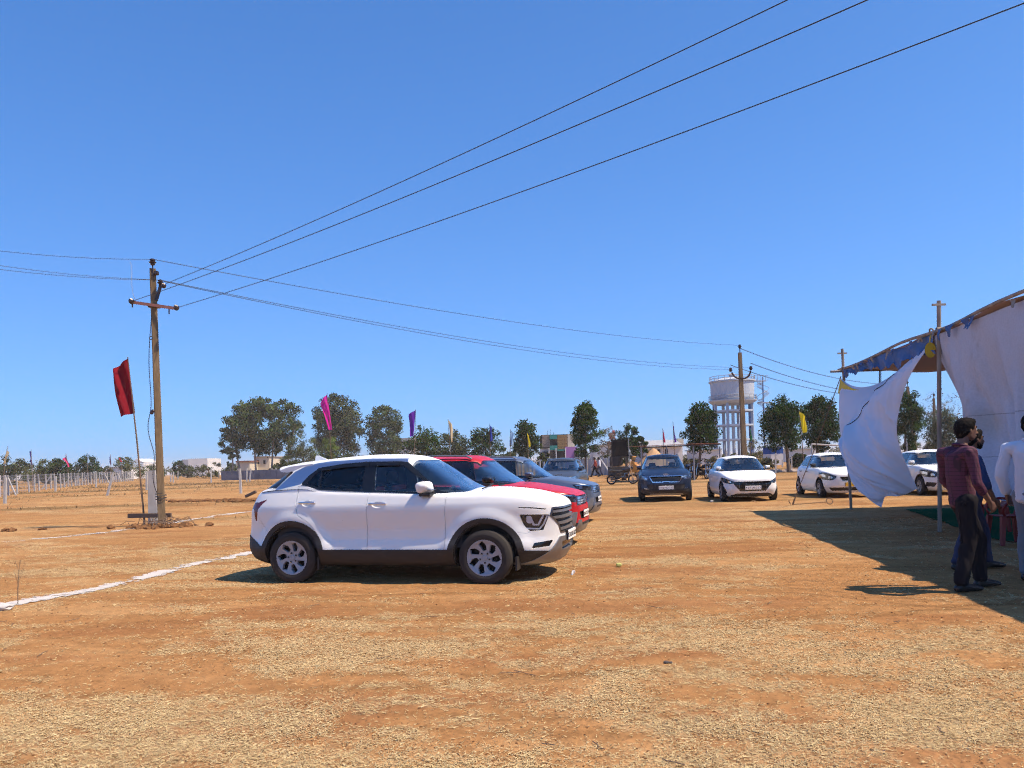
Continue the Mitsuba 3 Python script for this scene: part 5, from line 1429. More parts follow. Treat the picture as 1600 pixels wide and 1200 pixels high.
tree('bushy_tree', 'dark green small tree right of the utility pole', 268, 290, 718, 744, 170, DK, 28, L_, n=30, per=50, leaf=.2)
for i, (a, b_, t, d) in enumerate(((100, 128, 725, 150), (150, 182, 730, 160), (205, 262, 724, 170), (284, 306, 726, 175), (302, 350, 722, 165), (345, 372, 724, 150), (420, 452, 722, 140), (575, 640, 716, 125))):
    tree('shrub', 'green scrub bush ' + ('between the pink and the pale blue flags', 'behind the leaning post', 'just left of the utility pole', 'right of the utility pole beside the white hall', 'in front of the long white hall', 'under the tall eucalyptus on its left', 'under the tall eucalyptus on its right', 'behind the white car roof')[i], a, b_, t, 750, d, (.075, .095, .04), 40 + i, 'scrub bushes', n=34, per=45, leaf=.2, shape='flat', cat_='shrub')
for i, (a, b_, t, d) in enumerate(((1060, 1098, 716, 74), (1100, 1150, 712, 76), (1140, 1185, 706, 80), (1160, 1196, 690, 104), (1180, 1215, 716, 78))):
    tree('shrub', 'dusty scrub bush ' + ('under the shelter roof', 'at the right end of the shelter', 'at the foot of the tower pole', 'high among the water tower legs', 'beside the blue cabin')[i], a, b_, t, 733, d, (.13, .125, .06), 60 + i, 'scrub bushes by the tower', n=30, per=45, leaf=.13, shape='flat', cat_='shrub')
for i, (a, b_, t, d) in enumerate(((1410, 1432, 700, 78), (1438, 1480, 690, 95), (1470, 1520, 692, 98))):
    tree('shrub', 'dry olive scrub ' + ('beside the leaning utility pole', 'behind the roof of the rightmost car', 'behind the head of the man in the checked shirt')[i], a, b_, t, 720, d, (.16, .155, .07), 70 + i, 'scrub bushes on the right', n=30, per=45, leaf=.14, shape='flat', cat_='shrub')
for i, (a, b_, t, d, l) in enumerate(((436, 470, 712, 118, 'below the olive-green bushy tree'), (524, 580, 706, 122, 'below the magenta flag tree on its right'), (640, 700, 700, 112, 'at the foot of the hedge trees, left part'), (694, 748, 702, 110, 'at the foot of the hedge trees, middle part'), (776, 812, 704, 108, 'between the dark bushy tree and the dark round tree'), (838, 862, 706, 100, 'left of the colourful house'), (930, 960, 708, 92, 'behind the far walkers'), (1236, 1262, 706, 78, 'between the two round trees on the right'))):
    tree('shrub', 'dark undergrowth ' + l, a, b_, t, 740, d, (.06, .08, .032), 80 + i, 'undergrowth between the trees', n=34, per=60, leaf=.16, shape='flat', cat_='shrub')
# distant tree line
r_ = np.random.default_rng(99); cl = []
for _ in range(900):
    px = r_.uniform(-60, 1660); d = r_.uniform(330, 420)
    b = foot(px, d); hh = 1.2 + 4.2 * float(meshkit.noise(np.array([px * .02, 3, 1]))) * (1.25 if px < 350 else 1)
    cl.append([b[0], b[1], b[2] + r_.random() * hh, 1.6])
g, C = crown_mesh(np.array(cl), .6, 18, (.10, .12, .075), r_)
one('distant_treeline', g, 'm_leaf', 'low line of scrub and trees on the horizon', kind='stuff', color=C)
# dead weeds standing in the field on the left
r_ = np.random.default_rng(77); V, C = [], []
n = 26000
x = r_.uniform(-75, -2, n); y = r_.uniform(24, 110, n)
keep = (n_noise(x * .05 + 31, y * .33 + 9) * .7 + n_noise(x * .7 + 3, y * 1.9) * .3 > .57) & (x > -.78 * y)
x, y = x[keep], y[keep]; n = len(x)
hgt = r_.uniform(.05, .22, n); a = r_.uniform(0, 6.28, n); w = .006 + .0005 * y
P0 = np.stack([x, y, gz(x, y) - .02], 1)
s = np.stack([np.cos(a), np.sin(a), 0 * a], 1) * w[:, None]
V = np.stack([P0 - s, P0 + s, P0 + np.stack([r_.normal(0, .1, n), r_.normal(0, .1, n), hgt], 1)], 1).reshape(-1, 3)
C = np.repeat(np.array([.22, .155, .08]) * r_.uniform(.6, 1.4, (n, 1)), 3, 0)
one('dead_weeds', trimesh.Trimesh(V, np.arange(3 * n).reshape(-1, 3), process=False), 'm_straw', 'dry brown weeds in low strips across the far field', kind='stuff', color=C)
# ---------------------------------------------------------------- tent, hanging cloths, flags
def _stain(p, n, uv):
    N = mikit.noise
    a = mikit.smoothstep(.58, .78, mikit.fbm(p.y * .8 + 2., p.z * .9 + 1.3, 3.))
    b = mikit.smoothstep(.55, .95, mikit.fbm(p.y * 7., p.z * 4., 2.)) * mikit.smoothstep(.5, .7, N(p.y * 1.1 + 5., p.z * 1.2))
    c = mikit.mix([.52, .55, .62], [.44, .41, .35], a * .6)
    c = c * (1 - .35 * mikit.smoothstep(.012, .004, dr.abs(p.z - 2.02 + .04 * N(p.y * 1.3, 2.))) - .3 * mikit.smoothstep(.010, .003, dr.abs(p.z - 1.35 + .05 * N(p.y * 1.1, 7.))))
    return mikit.mix(c, mi.Color3f(.30, .27, .24), b * .35) * (.93 + .12 * N(p.y * 60., p.z * 60.))
mat('tent_cloth', {'type': 'twosided', 'bsdf': {'type': 'diffuse', 'reflectance': proc(_stain)}})
mat('satin_white', {'type': 'principledthin', 'base_color': rgb(.80, .84, .92), 'roughness': .32, 'diff_trans': .5, 'spec_trans': 0.0, 'sheen': .4})
mat('roof_cloth', {'type': 'principledthin', 'base_color': rgb(.42, .33, .34), 'roughness': .7, 'diff_trans': .12, 'spec_trans': 0.0})
def satin(name, c, tr=.6): mat(name, {'type': 'principledthin', 'base_color': rgb(*c), 'roughness': .38, 'diff_trans': tr, 'spec_trans': 0.0})
for n_, c_ in dict(crimson=(.30, .022, .035), magenta=(.70, .02, .36), violet=(.14, .03, .38), cream=(.72, .60, .36), blue=(.03, .07, .42), pale_blue=(.35, .55, .75), yellow=(.80, .66, .02), green=(.02, .28, .10), indigo=(.05, .035, .22), pink=(.62, .06, .18), red=(.55, .03, .04)).items():
    satin('cloth_' + n_, c_)
diffuse('carpet', (.008, .085, .048)); pr('chair_red', (.16, .005, .008), .5); pr('valance_blue', (.035, .10, .27), .6); pr('valance_yellow', (.66, .46, .03), .6)

E0, E1 = np.array([8.50, 19.6, 3.55]), np.array([6.38, 5.0, 3.55])
edge = lambda d: E0 + (E1 - E0) * (19.6 - d) / 14.6
def long_pole(name, pts, r, label, cat_='tent pole', group='tent poles'):
    return one(name, tube(pts, r, 10), 'm_bamboo', label, cat_, group, smooth=True)
tent = thing('event_tent', 'large cloth tent roof on a pole frame with blue fringe, right edge', 'tent')
# roof cloth
P = np.zeros((70, 40, 3))
for i, d in enumerate(np.linspace(19.7, 3.0, 70)):
    for j, u in enumerate(np.linspace(0, 1, 40)):
        e = edge(d)
        s = .22 * math.sin(np.pi * ((19.7 - d) / 3.0 % 1)) * math.sin(np.pi * min(u * 4 % 1 + .001, 1))
        P[i, j] = [e[0] + u * 13, d, 3.55 - s + .03 * math.sin(9 * u + i * .6) + .03]
put(tent, 'roof_cloth', sheet(P, .006), 'm_roof_cloth', smooth=True)
put(tent, 'edge_beam', tube([edge(d) + [.02 * math.sin(d * 2), 0, .06 + .03 * math.sin(d * 1.3)] for d in np.linspace(20, 3.4, 30)], .030, 8), 'm_bamboo', smooth=True)
put(tent, 'far_beam', tube([E0 + [-.3, 0, .0], E0 + [6, 0, .03], E0 + [13, 0, 0]], .03, 8), 'm_bamboo', smooth=True)
for x in (3.2, 6.5, 9.8):
    put(tent, 'roof_beam', tube([E0 + [x, 0, .06], E1 + [x, -2, .06]], .045, 8), 'm_bamboo', smooth=True)
for d in (16.6, 13.7, 10.6, 7.6):
    put(tent, 'cross_beam', tube([edge(d) + [0, 0, .06], edge(d) + [13, 0, .06]], .04, 8), 'm_bamboo', smooth=True)
# blue fringe hanging along the edge, ragged below
r = np.random.default_rng(5)
nn = 120
V = np.zeros((nn, 5, 3))
for i, d in enumerate(np.linspace(19.6, 13.9, nn)):
    e = edge(d)
    drop = (.16 + .20 * ss(19.4, 15, d)) * (1 + .5 * (n_noise(d * 6., 1.) - .5) + .3 * (n_noise(d * 19., 4.) - .5))
    for j in range(5):
        V[i, j] = e + [.03 + .05 * math.sin(d * 7 + j) * j / 4, 0, .03 - drop * j / 4]
put(tent, 'blue_fringe', sheet(V, .004), 'm_valance_blue', smooth=True)
for k in range(34):
    d = r.uniform(8.0, 19.4); e = edge(d)
    L, w_ = r.uniform(.06, .2), r.uniform(.03, .08)
    G_ = np.zeros((5, 3, 3))
    a = r.uniform(-.6, .6)
    for i in range(5):
        for j in range(3):
            G_[i, j] = e + [-.06 + .02 * math.sin(i + k), (j - 1) * w_ * (1 - .15 * i) + a * L * i / 4, .02 - L * i / 4]
    put(tent, 'cloth_scrap', sheet(G_, .004), ('m_valance_blue', 'm_valance_blue', 'm_bamboo')[k % 3], smooth=True)
put(tent, 'rope_tie', cat(*[moved(trimesh.creation.torus(.065, .016, 14, 6), *(edge(d) + [0, 0, .05]), ry=1.2) for d in (19.5, 13.9)]), 'm_bamboo', kind='stuff')
for dx in (0, .035): put(tent, 'hanging_cord', tube([at(1374 + dx * 60, 578, 18.6), at(1374 + dx * 60, 602, 18.6)], .012, 5), 'm_wire')

long_pole('tent_pole', [foot(1330, 19.7), at(1322, 660, 19.7), at(1316, 545, 19.65)], .034, 'thin tent corner pole beside the flapping white cloth')
long_pole('tent_pole', [foot(1468.5, 13.75), at(1467.5, 640, 13.75), at(1467, 470, 13.72)], .036, 'tall tent pole standing left of the man in the checked shirt')
for d, x in ((19.7, 5.2), (19.7, 10.4), (13.7, 5.2), (13.7, 10.4), (7.6, 5.2)):
    q = edge(d); long_pole('tent_pole', [[q[0] + x, d + .05, 0], [q[0] + x, d + .05, 3.6]], .055, 'tent pole inside the tent, hidden behind the cloth wall')
for px, y, d in ((1316, 552, 19.65), (1467, 476, 13.7)):
    q = at(px, y, d); one('pole_peg', bar(q - [.12, 0, 0], q + [.12, 0, 0], .035), 'm_bamboo', 'short peg lashed across the top of the %s tent pole' % ('corner' if px < 1400 else 'tall'), 'peg')

def coons(top, bottom, left, right, n, m):
    """Patch through four 3-D curves (top and bottom left to right, left and right top to bottom)."""
    T_, B_, L_, R_ = (spline(c, k) for c, k in ((top, m), (bottom, m), (left, n), (right, n)))
    v = np.linspace(0, 1, n)[:, None, None]; u = np.linspace(0, 1, m)[None, :, None]
    return ((1 - v) * T_[None] + v * B_[None] + (1 - u) * L_[:, None] + u * R_[:, None]
            - ((1 - u) * (1 - v) * T_[0] + u * (1 - v) * T_[-1] + (1 - u) * v * B_[0] + u * v * B_[-1]))
pts = lambda *q: [at(*p) for p in q]
A, B, C_, D_ = (1315, 591, 19.4), (1461, 529, 14.0), (1433, 764, 15.4), (1377, 793, 16.4)
P = coons(pts(A, (1328, 601, 18.9), (1345, 605, 18.3), (1370, 600, 17.4), (1400, 582, 16.2), (1436, 552, 14.8), B),
          pts(D_, (1381, 780, 16.3), (1386, 775, 16.1), (1405, 775, 15.8), (1420, 770, 15.6), C_),
          pts(A, (1311, 640, 19.1), (1313, 672, 18.8), (1320, 710, 18.2), (1338, 757, 17.3), D_),
          pts(B, (1441, 556, 14.3), (1418, 596, 14.8), (1405, 640, 15.1), (1401, 670, 15.2), (1409, 708, 15.3), C_), 110, 90)
g = grid(P); N_ = np.array(g.vertex_normals).reshape(P.shape)
if N_[50, 40, 0] > 0: N_ = -N_
v, u = np.meshgrid(np.linspace(0, 1, 110), np.linspace(0, 1, 90), indexing='ij')
env = (np.sin(np.pi * u) * np.sin(np.pi * v)) ** .6
fold = .32 * np.sin(np.pi * u) ** .8 * np.sin(np.pi * v) ** .9                                         # belly of the wind
fold += .22 * env * np.sin(2.6 * np.pi * (u * 1.1 - v * .8) + .7) * ss(.25, .6, v)                     # big diagonal folds below
fold += .12 * env * np.sin(7.5 * np.pi * (u - .35 * v)) * ss(.35, .8, v)
fold += .10 * env * (1 - ss(.2, .7, v)) * (1 - np.abs(np.sin(9 * np.pi * (u - .30 * v)))) * ss(.3, .8, u)
cr = u * 1.25 - v * .95 + .10 * (meshkit.noise(np.stack([u * 3, v * 3, 0 * u], -1)) - .5)
fold += .17 * env * (1 - np.abs(np.sin(4.2 * np.pi * cr + .4))) ** 2.2 * ss(.22, .55, v)
fold += .05 * env * (1 - np.abs(np.sin(11 * np.pi * cr + 1.4))) ** 2 * ss(.35, .7, v)
fold += .05 * env * np.sin(26 * np.pi * (u - .25 * v)) * ss(.45, .9, u) * (1 - ss(.35, .75, v))       # gathers at the tied corner
fold += .10 * env * (meshkit.fbm(np.stack([u * 5, v * 5, 0 * u], -1)) - .5)
P = P + N_ * fold[..., None]
one('hanging_cloth', sheet(P, .005), 'm_satin_white', 'pale satin cloth flapping in the wind between the corner pole and the tall pole', 'cloth', 'tent cloths', smooth=True)
seam = P[5:62, :][:, :]
line = np.array([P[int(8 + k * 44 / 29), int(62 - 26 * (k / 29) ** .8)] for k in range(30)]) + [-.02, -.012, 0]
one('cloth_cord', tube(line, .009, 5), 'm_wire', 'dark cord lying down the face of the flapping cloth', 'cord')
Q = np.zeros((24, 8, 3))
for i, f in enumerate(np.linspace(0, 1, 24)):
    for j in range(8):
        base = P[0, int(f * 30)] * 1.0
        Q[i, j] = base + [-.05 - .01 * j, -.04, -.02 - (.10 + .34 * math.sin(np.pi * min(f * .75 + .25, 1)) * (1 + .3 * (n_noise(f * 17, 3) - .5))) * j / 7 - .08 * f]
one('yellow_trim', sheet(Q, .004), 'm_valance_yellow', 'ragged yellow cloth trim at the upper left corner of the flapping cloth', 'cloth', smooth=True)
q = at(1452, 543, 13.9)
Q = np.array([[q + [.10 * math.cos(a) * k, -.03, .14 * math.sin(a) * k - .05] for k in np.linspace(.02, 1, 5)] for a in np.linspace(0, 5.6, 16)])
one('yellow_tuft', cat(sheet(Q, .01), tube([q, q + [.03, 0, .22]], .012, 5)), 'm_valance_yellow', 'yellow cloth tuft tied at the tall tent pole', 'cloth', smooth=True)

def wall_cloth(d0, d1, zt, bottom, left, seed, label, off=0.0):
    n, m = 70, 90
    P = np.zeros((n, m, 3))
    for j, u in enumerate(np.linspace(0, 1, m)):
        for i, v in enumerate(np.linspace(0, 1, n)):
            dl = d0 - left * v ** 1.3
            d = dl + (d1 - dl) * u
            e = edge(d)
            zb = bottom[0] + (bottom[1] - bottom[0]) * u + .05 * math.sin(u * 9 + seed)
            z = zt + (zb - zt) * v
            w = ss(0, .5, v)
            x = e[0] + off + .05 + .22 * math.sin(v * 2.4) * w + w * (.14 * math.sin(u * 14 + seed + v * 2) + .07 * math.sin(u * 31 - v * 4 + seed) + .03 * math.sin(u * 63 + v * 6)) + .04 * (n_noise(u * 22, v * 9 + seed) - .5) * (.3 + v)
            P[i, j] = [x, d, z]
    return one('hanging_cloth', sheet(P, .005), 'm_tent_cloth', label, 'cloth', 'tent cloths', smooth=True)
wall_cloth(13.95, 9.7, 3.53, (.72, .52), 1.15, 1.0, 'stained white cloth wall hanging from the beam right of the tall tent pole')
wall_cloth(10.5, 4.0, 3.53, (.55, .50), .75, 2.3, 'nearer overlapping white cloth wall at the right edge of the picture', -.10)

# guy rope, pegs
q0, q1 = at(1314, 588, 19.55), foot(1238, 22.3)
one('guy_rope', tube([q0, (q0 + q1) / 2 - [0, 0, .08], q1 + [0, 0, .03]], .012, 5), 'm_stick', 'slanting guy rope from the tent corner to a ground peg', 'rope')
one('ground_peg', tube([q1 + [.12, .0, .30], q1 + [.0, 0, -.05]], .018, 6), 'm_stick', 'wooden peg that holds the slanting guy rope', 'peg')
one('ground_peg', cat(tube([q1 + [-.05, 0, .03], q1 + [-.10, 0, .14]], .014, 5), tube([q1 + [0, 0, .02], q1 + [.9, -.2, .08]], .010, 5), moved(trimesh.creation.torus(.09, .014, 16, 5), *(q1 + [1.0, -.2, .1]), rx=1.2)), 'm_stick', 'coil of rope and short stick lying beside the ground peg', 'rope')

# carpet and chairs in the tent
cp = np.array([(9.75, 19.0), (8.9, 16.2), (7.65, 12.2), (7.75, 11.0), (10.5, 10.4), (14.5, 10.4), (14.5, 19.0)])
G_ = trimesh.creation.extrude_polygon(sg.Polygon(cp).buffer(.05), .006, engine='earcut')
v_ = trimesh.Trimesh(*trimesh.remesh.subdivide_to_size(G_.vertices, G_.faces, .25), process=False)
v_.vertices[:, 2] += gz(v_.vertices[:, 0], v_.vertices[:, 1]) + .012 + .012 * n_noise(v_.vertices[:, 0] * 3, v_.vertices[:, 1] * 3)
one('green_carpet', v_, 'm_carpet', 'green carpet laid on the ground inside the tent', 'carpet')
def chair(x, y, rz, label):
    k = thing('plastic_chair', label, 'chair', 'red plastic chairs in the tent')
    to = T().translate([x, y, float(gz(x, y)) + .02]) @ T().rotate([0, 0, 1], rz)
    seat_ = np.zeros((10, 10, 3))
    for i in range(10):
        for j in range(10):
            a, b = i / 9 - .5, j / 9 - .5
            seat_[i, j] = [a * .42, b * (.42 - .04 * a), .43 - .03 * math.cos(a * 3) * math.cos(b * 3)]
    back = np.zeros((10, 10, 3))
    for i in range(10):
        for j in range(10):
            a, b = i / 9, j / 9 - .5
            back[i, j] = [-.20 - .14 * a + .10 * b * b, b * (.44 - .10 * a * a), .42 + .44 * a - .06 * (2 * b) ** 2 * a]
    put(k, 'seat', sheet(seat_, .012), 'm_chair_red', True, to); put(k, 'backrest', sheet(back, .012), 'm_chair_red', True, to)
    for sx, sy in ((1, 1), (1, -1), (-1, 1), (-1, -1)):
        put(k, 'leg', hull(np.vstack([box(.05, .05, .01).vertices + [sx * .22, sy * .22, 0], box(.07, .06, .01).vertices + [sx * .18, sy * .19, .42]])), 'm_chair_red', False, to)
    for s in (-1, 1):
        put(k, 'armrest', tube(spline([[.17, s * .21, .44], [.18, s * .25, .60], [.08, s * .26, .66], [-.12, s * .24, .66], [-.26, s * .19, .64]], 16), .02, 6), 'm_chair_red', True, to)
q = foot(1550, 13.4); chair(q[0], q[1], 160, 'red plastic chair farther left, under the edge of the cloth wall')
q = foot(1578, 11.5); chair(q[0], q[1], 175, 'red plastic chair nearer, beside the man in the white shirt')

# flags on sticks
def flag(outline_px, d, stick, mat_, label, seed=0, amp=.06, group='festival flags', ncol=14, nrow=26):
    """outline: (hoist top, hoist bottom, fly bottom, fly top) in the photograph's pixels, hung at distance d; stick: (top, foot) pixel columns and rows."""
    k = thing('festival_flag', label, 'flag', group)
    a, b, c, e = [at(x, y, d) for x, y in outline_px]
    P = np.zeros((nrow, ncol, 3))
    r = np.random.default_rng(seed); ph = r.uniform(0, 6, 3)
    for i, v in enumerate(np.linspace(0, 1, nrow)):
        for j, u in enumerate(np.linspace(0, 1, ncol)):
            p = (1 - u) * ((1 - v) * a + v * b) + u * ((1 - v) * e + v * c)
            p = p + np.array([.5 * amp * math.sin(5 * v + ph[2]) * u, amp * math.sin(7 * u + 4 * v + ph[0]) * u ** .6 * 2, amp * .4 * math.sin(6 * v + 3 * u + ph[1]) * u])
            P[i, j] = p
    put(k, 'cloth', sheet(P, .004), mat_, smooth=True)
    (x0, y0), px = stick
    t, f = at(x0, y0, d), foot(px, d)
    put(k, 'stick', tube([f - [0, 0, .1], (f + t) / 2 + [.02, 0, 0], t], [.022 + .0003 * d, .018 + .0002 * d, .012 + .0001 * d], 7), 'm_stick', smooth=True)
k_ = flag([(200, 560), (211, 645), (187, 652), (177, 577)], 22.4, ((199.5, 558), 226.5), 'm_cloth_crimson', 'crimson flag on a leaning stick beside the utility pole', 1, .05, ncol=30, nrow=50)
flag([(511, 616), (519, 672), (513.5, 671), (500.5, 629)], 84, ((511, 614), 519.5), 'm_cloth_magenta', 'magenta flag streaming above the white car roof', 2, .12)
flag([(649.5, 641), (646, 682), (641, 682), (638.5, 647)], 84, ((649.5, 640), 646), 'm_cloth_violet', 'violet flag right of the eucalyptus trees', 3, .08)
flag([(700.5, 656), (705, 691), (708, 690), (706, 662)], 84, ((700, 655), 706), 'm_cloth_cream', 'cream and gold flag before the leafy hedge trees', 4, .08)
flag([(765, 664), (766, 690), (769.5, 688), (768.5, 668)], 84, ((765, 662), 766), 'm_cloth_blue', 'deep blue flag before the dark bushy tree', 5, .08)
flag([(797.5, 672), (796, 696), (802, 694), (802.5, 677)], 84, ((797.5, 671), 796), 'm_cloth_pale_blue', 'pale blue and white flag left of the dark round tree', 6, .1)
flag([(823.5, 676), (826, 699), (829, 698), (826.5, 681)], 84, ((823.5, 674), 826), 'm_cloth_yellow', 'slim yellow flag before the dark round tree', 7, .06)
flag([(1035.5, 671), (1037, 692), (1040, 691), (1037, 676)], 72, ((1035.5, 669), 1037), 'm_cloth_pink', 'pink flag above the shelter roof', 8, .05)
flag([(1051.5, 661), (1054, 692), (1056.5, 690), (1053, 668)], 72, ((1051.5, 659), 1054.5), 'm_cloth_violet', 'violet-blue flag above the shelter roof', 9, .05)
flag([(1171.5, 668), (1172.5, 690), (1175.5, 687), (1173, 673)], 70, ((1171.5, 666), 1172.5), 'm_cloth_green', 'green flag under the water tower', 10, .08)
flag([(1248.5, 642), (1254, 677), (1259.5, 675), (1259.5, 650)], 58, ((1248.5, 640), 1257), 'm_cloth_yellow', 'bright yellow flag before the round trees on the right', 11, .07)
GL = 'festival flags on the left'
flag([(11.5, 699), (5, 726), (9.5, 724), (12.5, 708)], 118, ((11.7, 697), 3), 'm_cloth_cream', 'cream flag at the left edge above the fence', 12, .12, GL)
flag([(48.5, 704), (50.5, 727), (46.5, 722), (47, 706)], 118, ((48.5, 702), 51), 'm_cloth_indigo', 'indigo flag above the left fence', 13, .08, GL)
flag([(103, 711), (108, 730), (106, 729), (100, 717)], 122, ((103, 708), 108), 'm_cloth_pink', 'pink flag above the left fence', 14, .2, GL)
flag([(137, 711), (136, 726), (139, 722), (139, 712)], 126, ((137, 710), 136), 'm_cloth_pale_blue', 'pale blue flag before the round dark tree on the left', 15, .12, GL)
flag([(172.5, 711), (174, 726), (171.5, 725), (171.5, 714)], 130, ((172.5, 710), 174), 'm_cloth_indigo', 'dark navy flag far left of the crimson flag', 16, .08, GL)
flag([(188, 715), (191, 722), (187, 722), (186, 716)], 150, ((188.5, 714), 191), 'm_cloth_red', 'tiny red flag far off behind the fence', 17, .06, GL)
# ---------------------------------------------------------------- people
pr('skin', (.15, .078, .05), .5); pr('hair', (.006, .0055, .006), .85, specular=.15); pr('shoe', (.012, .011, .012), .45); pr('eye_white', (.5, .48, .45), .3)
def _check(p, n, uv):
    q = p.x * .8 + p.y * .6
    a = mikit.smoothstep(.78, .86, dr.abs(2 * ((q * 26.) - dr.floor(q * 26.)) - 1)); b = mikit.smoothstep(.78, .86, dr.abs(2 * ((p.z * 26.) - dr.floor(p.z * 26.)) - 1))
    return mikit.mix([.075, .015, .042], [.024, .008, .020], dr.maximum(a, b) * .85)
pr('shirt_check', proc(_check), .8)
pr('shirt_blue', (.014, .045, .14), .8); pr('shirt_white', (.60, .64, .72), .8); pr('shirt_red', (.35, .06, .04), .8)
pr('trousers_dark', (.008, .008, .012), .85, specular=.2); pr('jeans', (.018, .028, .07), .85); pr('trousers_grey', (.14, .17, .21), .8)

def ball(p, r, n=16, s=(1, 1, 1)):
    return m3.Manifold.sphere(r, n).scale(list(s)).translate([float(x) for x in p])
def bone(p, q, r0, r1, s0=(1, 1, 1), s1=(1, 1, 1)):
    return m3.Manifold.batch_hull([ball(p, r0, 16, s0), ball(q, r1, 16, s1)])
def soft(parts, size, it=12, folds=0.0, seed=0, freq=9.0, lo=None):
    m = m3.Manifold.batch_boolean(parts, m3.OpType.Add).refine_to_length(size)
    g = mesh_of(m)
    g = trimesh.Trimesh(g.vertices, g.faces, process=True)
    trimesh.smoothing.filter_taubin(g, lamb=.5, nu=.52, iterations=it)
    if folds:
        n = np.array(g.vertex_normals)
        q = np.array(g.vertices) * [freq, freq, freq * .8]
        q[:, 2] += 1.5 * q[:, 0]
        a = meshkit.fbm(q + seed * 7.3, 3) - .5
        g.vertices = g.vertices + n * (a * folds)[:, None]
    return g

def hand(wrist, d, side, curl, palm_dir):
    """Palm and five separate fingers. d: along the forearm; palm_dir: out of the palm; side: towards the thumb."""
    d = d / np.linalg.norm(d); t = np.asarray(side, float); t = t - d * (t @ d); t /= np.linalg.norm(t)
    n = np.cross(d, t); n = n if n @ np.asarray(palm_dir) > 0 else -n
    out = [m3.Manifold.batch_hull([ball(wrist + d * .01, .024), ball(wrist + d * .085 + t * .026, .013), ball(wrist + d * .088 - t * .028, .012), ball(wrist + d * .04 + t * .026, .015), ball(wrist + d * .05 - t * .024, .015)])]
    for k, (o, L) in enumerate(((.027, .070), (.010, .078), (-.008, .073), (-.026, .058))):
        p = wrist + d * .086 + t * o
        a = curl * (.7 + .12 * k); dirs = []
        for s in (0, 1, 2):
            ang = a * (.55 + .75 * s)
            dirs.append(d * math.cos(ang) + n * math.sin(ang))
        for s, f in enumerate((.45, .32, .25)):
            q = p + dirs[s] * L * f
            out.append(bone(p, q, .0088 - .0008 * s, .0082 - .0008 * s)); p = q
    p = wrist + d * .030 + t * .026
    q = p + (t * .55 + d * .75 + n * .35) / 1.0 * .038
    r2 = q + (d * .9 + n * .45 + t * .1) * .030
    out += [bone(p, q, .0125, .0105), bone(q, r2, .0102, .0085)]
    return out

